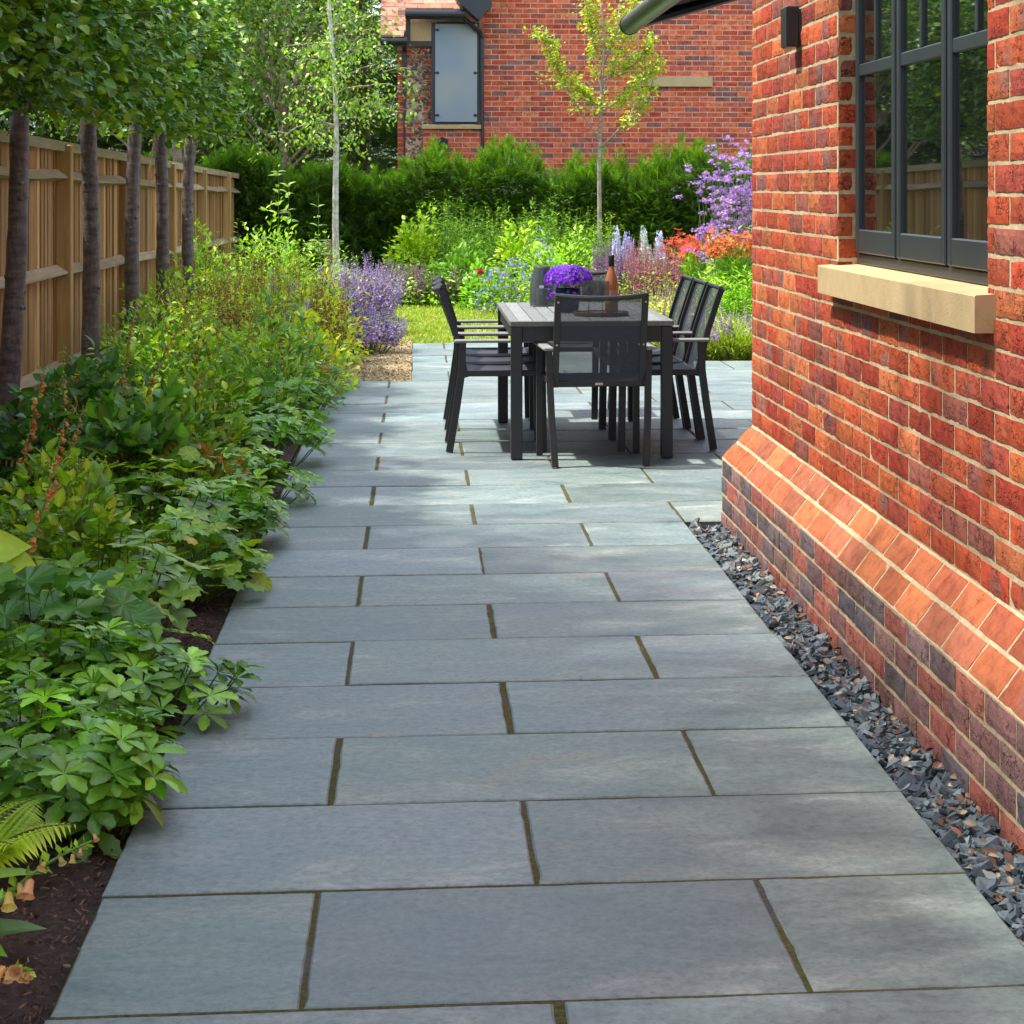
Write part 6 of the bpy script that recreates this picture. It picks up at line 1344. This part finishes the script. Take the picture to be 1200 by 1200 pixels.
phlox('pale lilac flowers in the lime bed, left of centre', 320, 16.2, 303, WH); phlox('white lilac phlox beside the lavender mound', 352, 17.6, 316, WH, 8); phlox('violet flower tuft low in the lime bed', 354, 15.0, 348, LV, 4); phlox('pale flowers before the birch foot', 392, 19, 318, WH, 6)
phlox('faint lilac flowers near the fence end', 300, 17.5, 338, LV, 3); phlox('mauve spike among the lime bushes', 331, 19.5, 297, LV, 3)
# lavender / catmint mounds
NEP = [(0.40, 0.27, 0.60), (0.48, 0.34, 0.64), (0.56, 0.42, 0.64), (0.34, 0.24, 0.55), (0.52, 0.38, 0.5)]
def catmint(label, px, Y, n=80, r=.42, h=.5, cols=NEP, **k): plY('catmint', label, 'catmint', px, Y, spikes, n=n, r=r, h=h, fs=.027, nf=34, cols=cols, t0=.42, out=.42, leafn=500, leafL=.03, leafcols=[(0.2, 0.26, 0.12), (0.24, 0.3, 0.1)], lh=.75, dr=.006, **k)
catmint('large lavender coloured catmint mound at the lawn corner', 424, 20.4, 120, .34, .80)
catmint('lower catmint mound spilling onto the golden gravel', 428, 18.0, 100, .27, .44)
catmint('small catmint edge beside the lawn', 440, 22.2, 60, .24, .58)
catmint('catmint with pale tips in front of the birch foot', 412, 22.5, 60, .3, .66)
catmint('dull pink catmint behind the lawn at left', 470, 25.4, 70, .4, .55, cols=[(0.35, 0.2, 0.3), (0.3, 0.18, 0.2), (0.42, 0.26, 0.36)])
catmint('pinkish catmint behind the lawn beside the lime shrub', 508, 25.3, 90, .42, .58, cols=[(0.4, 0.2, 0.36), (0.3, 0.2, 0.16), (0.46, 0.28, 0.42)])
# back border behind the lawn
FE = [(0.101, 0.216, 0.025), (0.130, 0.259, 0.028), (0.079, 0.180, 0.021), (0.173, 0.288, 0.035)]
for px_, Y_, h_, r_, lb in ((520, 26.6, 1.42, .34, 'tallest feathery green shrub, leftmost before the hedge'), (556, 26.2, 1.18, .4, 'feathery green shrub second from the left before the hedge'), (590, 26.4, 1.26, .38, 'feathery green shrub in the middle of the back row'),
        (628, 26.6, 1.26, .36, 'feathery shrub left of the slender tree'), (660, 26.0, 1.34, .42, 'bushy bright feathery shrub beside the slender tree'), (702, 25.6, 1.14, .3, 'feathery green shrub at the foot of the slender tree')):
    plY('feathery_shrub', lb, 'shrub', px_, Y_, feathery, n=110, r=r_, h=h_, cols=FE, leafL=.10, per=40)
LM2 = [(0.198, 0.304, 0.024), (0.149, 0.264, 0.024), (0.248, 0.330, 0.036)]
plY('lime_shrub', 'lime leaved shrub at the left end of the back border', 'shrub', 486, 26.1, bush, n=1300, rx=.36, ry=.35, h=1.08, L=.085, tpl='oval', cols=LM2)
plY('lime_shrub', 'lime shrub behind the dining chairs', 'shrub', 606, 24.9, bush, n=1100, rx=.32, ry=.3, h=.98, L=.08, tpl='oval', cols=LM2)
plY('lime_shrub', 'low lime mound at the foot of the lime shrub', 'shrub', 480, 25.6, bush, n=500, rx=.22, ry=.25, h=.45, L=.07, tpl='oval', cols=LM2)
plY('leafy_shrub', 'dark leafy plant filling the back border behind the table', 'shrub', 545, 25.2, bush, n=1300, rx=.55, ry=.3, h=.72, L=.08, tpl='leaf', cols=[(0.1, 0.22, 0.04), (0.14, 0.28, 0.04)])
x_ = atY(563, 24.4); plY('rose_bush', 'rose bush with one pink bloom above the left chairs', 'rose', 566, 24.4, bush, n=700, rx=.28, ry=.25, h=.52, L=.07, tpl='oval', cols=[(0.16, 0.32, 0.04), (0.1, 0.22, 0.04)])
rb = thing('rose_bloom', None, None, (0, 0, 0)); 
g = G(); zr = zAt(321, x_, 24.3)
for k in range(40):
    a = k * 2.4; q = (k / 40) ** .6; v = nrm(np.array([math.cos(a) * q, -.5 + math.sin(a) * q * .5, math.sin(a) * q * .8 + .5])); g.inst(T['oval'], [np.array([x_, 24.3, zr]) + v * .015], [v + (0, 0, .25)], [v * -1 + (0, 0, .2)], .055, pal([(0.62, 0.03, 0.12), (0.75, 0.08, 0.2)], 1), wscale=.08)
bpy.data.objects.remove(rb)
rose = g.build('rose_bloom', M['petal']); rt = [o for o in COL.objects if o.name.startswith('rose_bush')][0]; rose.parent = rt; rose.location = -rt.location
BL = [(0.16, 0.09, 0.62), (0.22, 0.14, 0.66), (0.3, 0.2, 0.72)]
for px_, Y_, h_, lb in ((583, 23.6, .5, 'blue violet bellflowers left of the table'), (603, 23.5, .6, 'blue flowers just left of the lantern'), (632, 24.0, .85, 'taller blue flowers behind the lantern')):
    plY('bellflower_plant', lb, 'flower', px_, Y_, bush, n=420, rx=.26, ry=.2, h=h_, L=.05, cols=[(0.16, 0.28, 0.05), (0.12, 0.22, 0.05)], nf=130, fs=.034, fcols=BL)
plY('bush_plant', 'leafy filler behind the table, right of the lantern', 'plant', 655, 24.4, bush, n=1100, rx=.5, ry=.3, h=.85, L=.07, cols=YG)
# right border
DEL = [(0.620, 0.640, 0.900), (0.500, 0.520, 0.850), (0.780, 0.800, 0.920)]
def delph(label, px, Y, pt, cols):
    x = atY(px, Y); h_ = zAt(pt, x, Y) + .03; plant('delphinium', label, 'delphinium', x, Y, spikes, group='delphiniums before the hedge', n=3, r=.05, h=h_, fs=.062, nf=48, tpl='flo', cols=cols, t0=.66, leafn=160, leafL=.09, leafcols=[(0.16, 0.28, 0.07)], lh=.6, dr=.012, out=.2, hv=.12)
delph('pale blue delphinium, leftmost of the four spires', 722, 22.8, 262, DEL); delph('tall lilac blue delphinium, second spire from the left', 734, 22.4, 258, [(0.5, 0.46, 0.85), (0.62, 0.58, 0.9)])
delph('greenish white delphinium, third spire from the left', 755, 22.6, 260, [(0.7, 0.78, 0.7), (0.6, 0.7, 0.6)]); delph('light blue delphinium, rightmost spire before the red flowers', 773, 22.3, 258, DEL)
SALP = [(0.30, 0.10, 0.36), (0.36, 0.14, 0.4)]; SALK = [(0.525, 0.171, 0.240), (0.450, 0.142, 0.220), (0.625, 0.257, 0.250), (0.500, 0.209, 0.340)]; TAN = [(0.55, 0.42, 0.3), (0.6, 0.5, 0.34), (0.5, 0.34, 0.34), (0.52, 0.46, 0.22)]
for px_, Y_, h_, r_, n_, c_, lb in ((712, 20.6, 1.03, .2, 46, SALP, 'deep purple salvia spires behind the bottle'), (738, 21.2, .95, .28, 60, SALK, 'dusky pink salvia right of the bottle'), (765, 20.6, 1.02, .3, 70, SALK, 'reddish pink salvia in the centre of the right border'),
        (795, 20.4, .92, .3, 60, SALK, 'pinkish brown salvia above the right chairs'), (825, 21, .85, .3, 50, SALK, 'salvia spires below the red flowers'), (688, 21.6, .7, .26, 40, SALK, 'salvia spires behind the violet pot')):
    plY('salvia', lb, 'salvia', px_, Y_, spikes, n=n_, r=r_, h=h_, fs=.022, nf=40, cols=c_, t0=.5, out=.15, leafn=500, leafL=.05, leafcols=YG, lh=.6, dr=.003)
for px_, Y_, h_, r_, n_, lb in ((735, 18.4, .58, .32, 60, 'straw coloured catmint right of the table flowers'), (770, 18.2, .62, .34, 70, 'tan and pink seed heads behind the right chairs'), (800, 18.6, .66, .34, 60, 'pale seed heads before the salvia'), (700, 19, .5, .3, 50, 'straw coloured tufts behind the bottle'), (845, 18.6, .6, .34, 60, 'tan flower spikes left of the house corner')):
    plY('catmint', lb, 'catmint', px_, Y_, spikes, n=n_, r=r_, h=h_, fs=.022, nf=30, cols=TAN, t0=.3, out=.3, leafn=600, leafL=.04, leafcols=[(0.3, 0.38, 0.08), (0.36, 0.38, 0.12)], lh=.7, dr=.004)
def helen(label, px, Y, h_, cols, n=34, r=.26):
    f = G(); s = G(); gf = G()
    for i in range(n):
        a = rng.uniform(0, 2 * PI); q = math.sqrt(rng.uniform(0, 1)) * r; e = np.array([q * math.cos(a) * 1.2, q * math.sin(a), h_ * rng.uniform(.86, 1.05)]); s.tube([(e[0] * .5, e[1] * .5, 0), (e[0] * .75, e[1] * .75, e[2] * .5), e], [.003, .0025, .002], (0.16, 0.26, 0.05), 4)
        P = e + rng.normal(0, .035, (7, 3)); gf.inst(T['flo'], P, rdir(7) * (1, 1, .2), rdir(7) * .5 + (0, -.5, .8), .058 * rng.uniform(.7, 1.2, 7), pal(cols, 7, .2))
        k = 16; tt = rng.uniform(.1, .92, k)[:, None]; f.inst(T['thin'], e * tt * (.75, .75, 1), rdir(k) + (0, 0, .8), rdir(k), .13, pal([(0.18, 0.34, 0.04), (0.13, 0.26, 0.04)], k))
    plant('helenium', label, 'flower', atY(px, Y), Y, lambda: {'foliage': (f, 'leaf'), 'stem': (s, 'stem'), 'flower_head': (gf, 'petal')})
RED = [(0.5, 0.055, 0.02), (0.58, 0.11, 0.03), (0.38, 0.05, 0.02)]; ORR = [(0.62, 0.2, 0.04), (0.55, 0.12, 0.04)]
helen('orange red helenium right of the delphiniums', 800, 21.0, .88, RED, 34, .17); helen('bright red helenium in the middle of the right border', 828, 20.2, .92, RED, 48, .22); helen('fading orange helenium beside the house corner', 862, 18.3, .98, ORR, 46, .22); helen('pinkish red flowers between the red heleniums', 812, 19.9, .84, [(0.7, 0.12, 0.15), (0.62, 0.1, 0.05)], 14, .14)
def verbena(label, px, Y, h_, n=22, r=.3):
    f = G(); s = G(); gf = G(); VC = [(0.42, 0.22, 0.58), (0.50, 0.28, 0.62), (0.36, 0.18, 0.5), (0.56, 0.36, 0.62)]
    for i in range(n):
        a = rng.uniform(0, 2 * PI); q = math.sqrt(rng.uniform(0, 1)) * r; hh = h_ * rng.uniform(.6, 1.03); e = np.array([q * math.cos(a) * 1.3, q * math.sin(a), hh]); b = e * (.3, .3, 0); pts = limb(s, b, e, .003, .0015, .02, 6, 4, col=(0.14, 0.22, 0.07))
        tips = [e]
        for _ in range(3): st = pts[rng.integers(3, 6)]; e2 = st + np.array([rng.normal(0, .09), rng.normal(0, .09), rng.uniform(.06, .2)]); s.tube([st, (st + e2) / 2 + (0, 0, .01), e2], [.0015, .0013, .001], (0.14, 0.22, 0.07), 3); tips.append(e2)
        for tp in tips:
            k = 14; P = tp + rng.normal(0, 1, (k, 3)) * (.02, .02, .010); gf.inst(T['flo'], P, rdir(k), rdir(k) * .5 + (0, -.3, .8), .026, pal(VC, k, .2))
    n2 = 120; f.inst(T['thin'], np.stack([rng.normal(0, r * .5, n2), rng.normal(0, r * .5, n2), rng.uniform(0, h_ * .6, n2)], 1), rdir(n2) + (0, 0, .4), rdir(n2), .12, pal(YG, n2))
    plant('verbena', label, 'verbena', atY(px, Y), Y, lambda: {'foliage': (f, 'leaf'), 'stem': (s, 'stem'), 'flower_head': (gf, 'petal')})
verbena('tall purple verbena, left one before the far brick gable', 838, 19.6, 1.50, 24, .15); verbena('tall purple verbena in the middle of its group', 858, 19.2, 1.64, 30, .2); verbena('tall purple verbena beside the house corner', 880, 18.8, 1.76, 30, .22); verbena('verbena hidden partly by the house corner', 905, 19.0, 1.8, 20, .25)
for px_, Y_, h_, lb in ((835, 18.6, .72, 'tall green grassy stems below the red flowers'), (862, 18.0, .8, 'tall green stems beside the house corner'), (880, 18.0, .78, 'green stems half hidden by the house corner')):
    plY('tall_perennial', lb, 'plant', px_, Y_, feathery, n=70, r=.24, h=h_, cols=[(0.2, 0.36, 0.05), (0.15, 0.3, 0.04), (0.26, 0.4, 0.07)], leafL=.12, per=26)
for px_, Y_, lb in ((830, 17.6, 'arching green grass tuft behind the right chairs'), (858, 17.4, 'arching grass tuft at the patio edge'), (885, 17.4, 'grass tuft tucked against the house corner'), (812, 17.7, 'grass tuft behind the right chair backs')):
    plY('grass_tuft', lb, 'grass tuft', px_, Y_, grass, n=420, r=.2, h=.55, cols=[(0.2, 0.28, 0.07), (0.32, 0.34, 0.12), (0.14, 0.22, 0.05)], out=1.1, w=.05)
for px_, Y_, h_, lb in ((852, 17.3, .42, 'lavender with mauve spikes leaning over the patio edge'), (872, 17.5, .5, 'lavender with mauve spikes beside the house corner'), (790, 17.8, .42, 'lavender tufts seen through the right chairs')):
    plY('lavender', lb, 'lavender', px_, Y_, spikes, n=26, r=.22, h=h_, fs=.024, nf=26, cols=[(0.46, 0.36, 0.5), (0.52, 0.42, 0.5), (0.4, 0.3, 0.5)], t0=.6, out=1.2, leafn=500, leafL=.05, ltpl='thin', leafcols=[(0.3, 0.4, 0.1), (0.24, 0.34, 0.08)], lh=.6)
# low cover between the taller plants
def cover(name, label, x0f, x1, ya, yb, n, L, cols, tpl='oval', hmax=.14):
    g = G(); Y = rng.uniform(ya, yb, n); X0 = x0f(Y); X = X0 + (x1 - X0) * rng.uniform(0, 1, n)
    dens = np.sin(X * 4.3 + 1) * np.cos(Y * 3.1) + .5 * np.sin(X * 9 + Y * 7); k = dens > -.35; X, Y = X[k], Y[k]; n = len(X)
    P = np.stack([X, Y, rng.uniform(-.02, hmax, n)], 1); g.inst(T[tpl], P, rdir(n) * (1, 1, .4), rdir(n) * .5 + (0, 0, 1), L * rng.uniform(.5, 1.2, n), pal(cols, n, .3)); tag(g.build(name, M['leaf']), label, 'ground cover', kind='stuff')
cover('ground_cover', 'mixed low leaves covering the soil of the left bed', lambda Y: np.maximum(atY(-40, Y), -2.25), XL - .34, 4.9, 13, 5500, .05, MIX + [(0.3, 0.22, 0.06)])
cover('ground_cover', 'low leaves under the sunny part of the left bed', lambda Y: Y * 0 - 2.25, -.75, 13, 27.5, 12000, .06, YG + MIX, hmax=.3)
cover('ground_cover', 'low leaves under the right hand border', lambda Y: Y * 0 + 2.0, 5.2, 17.6, 27.5, 9000, .06, YG, hmax=.35)
cover('ground_cover', 'low leaves under the border behind the lawn', lambda Y: Y * 0 - .9, 3.2, 24.6, 27.6, 6000, .06, YG, hmax=.35)
# deeper green climbing growth behind the fence top
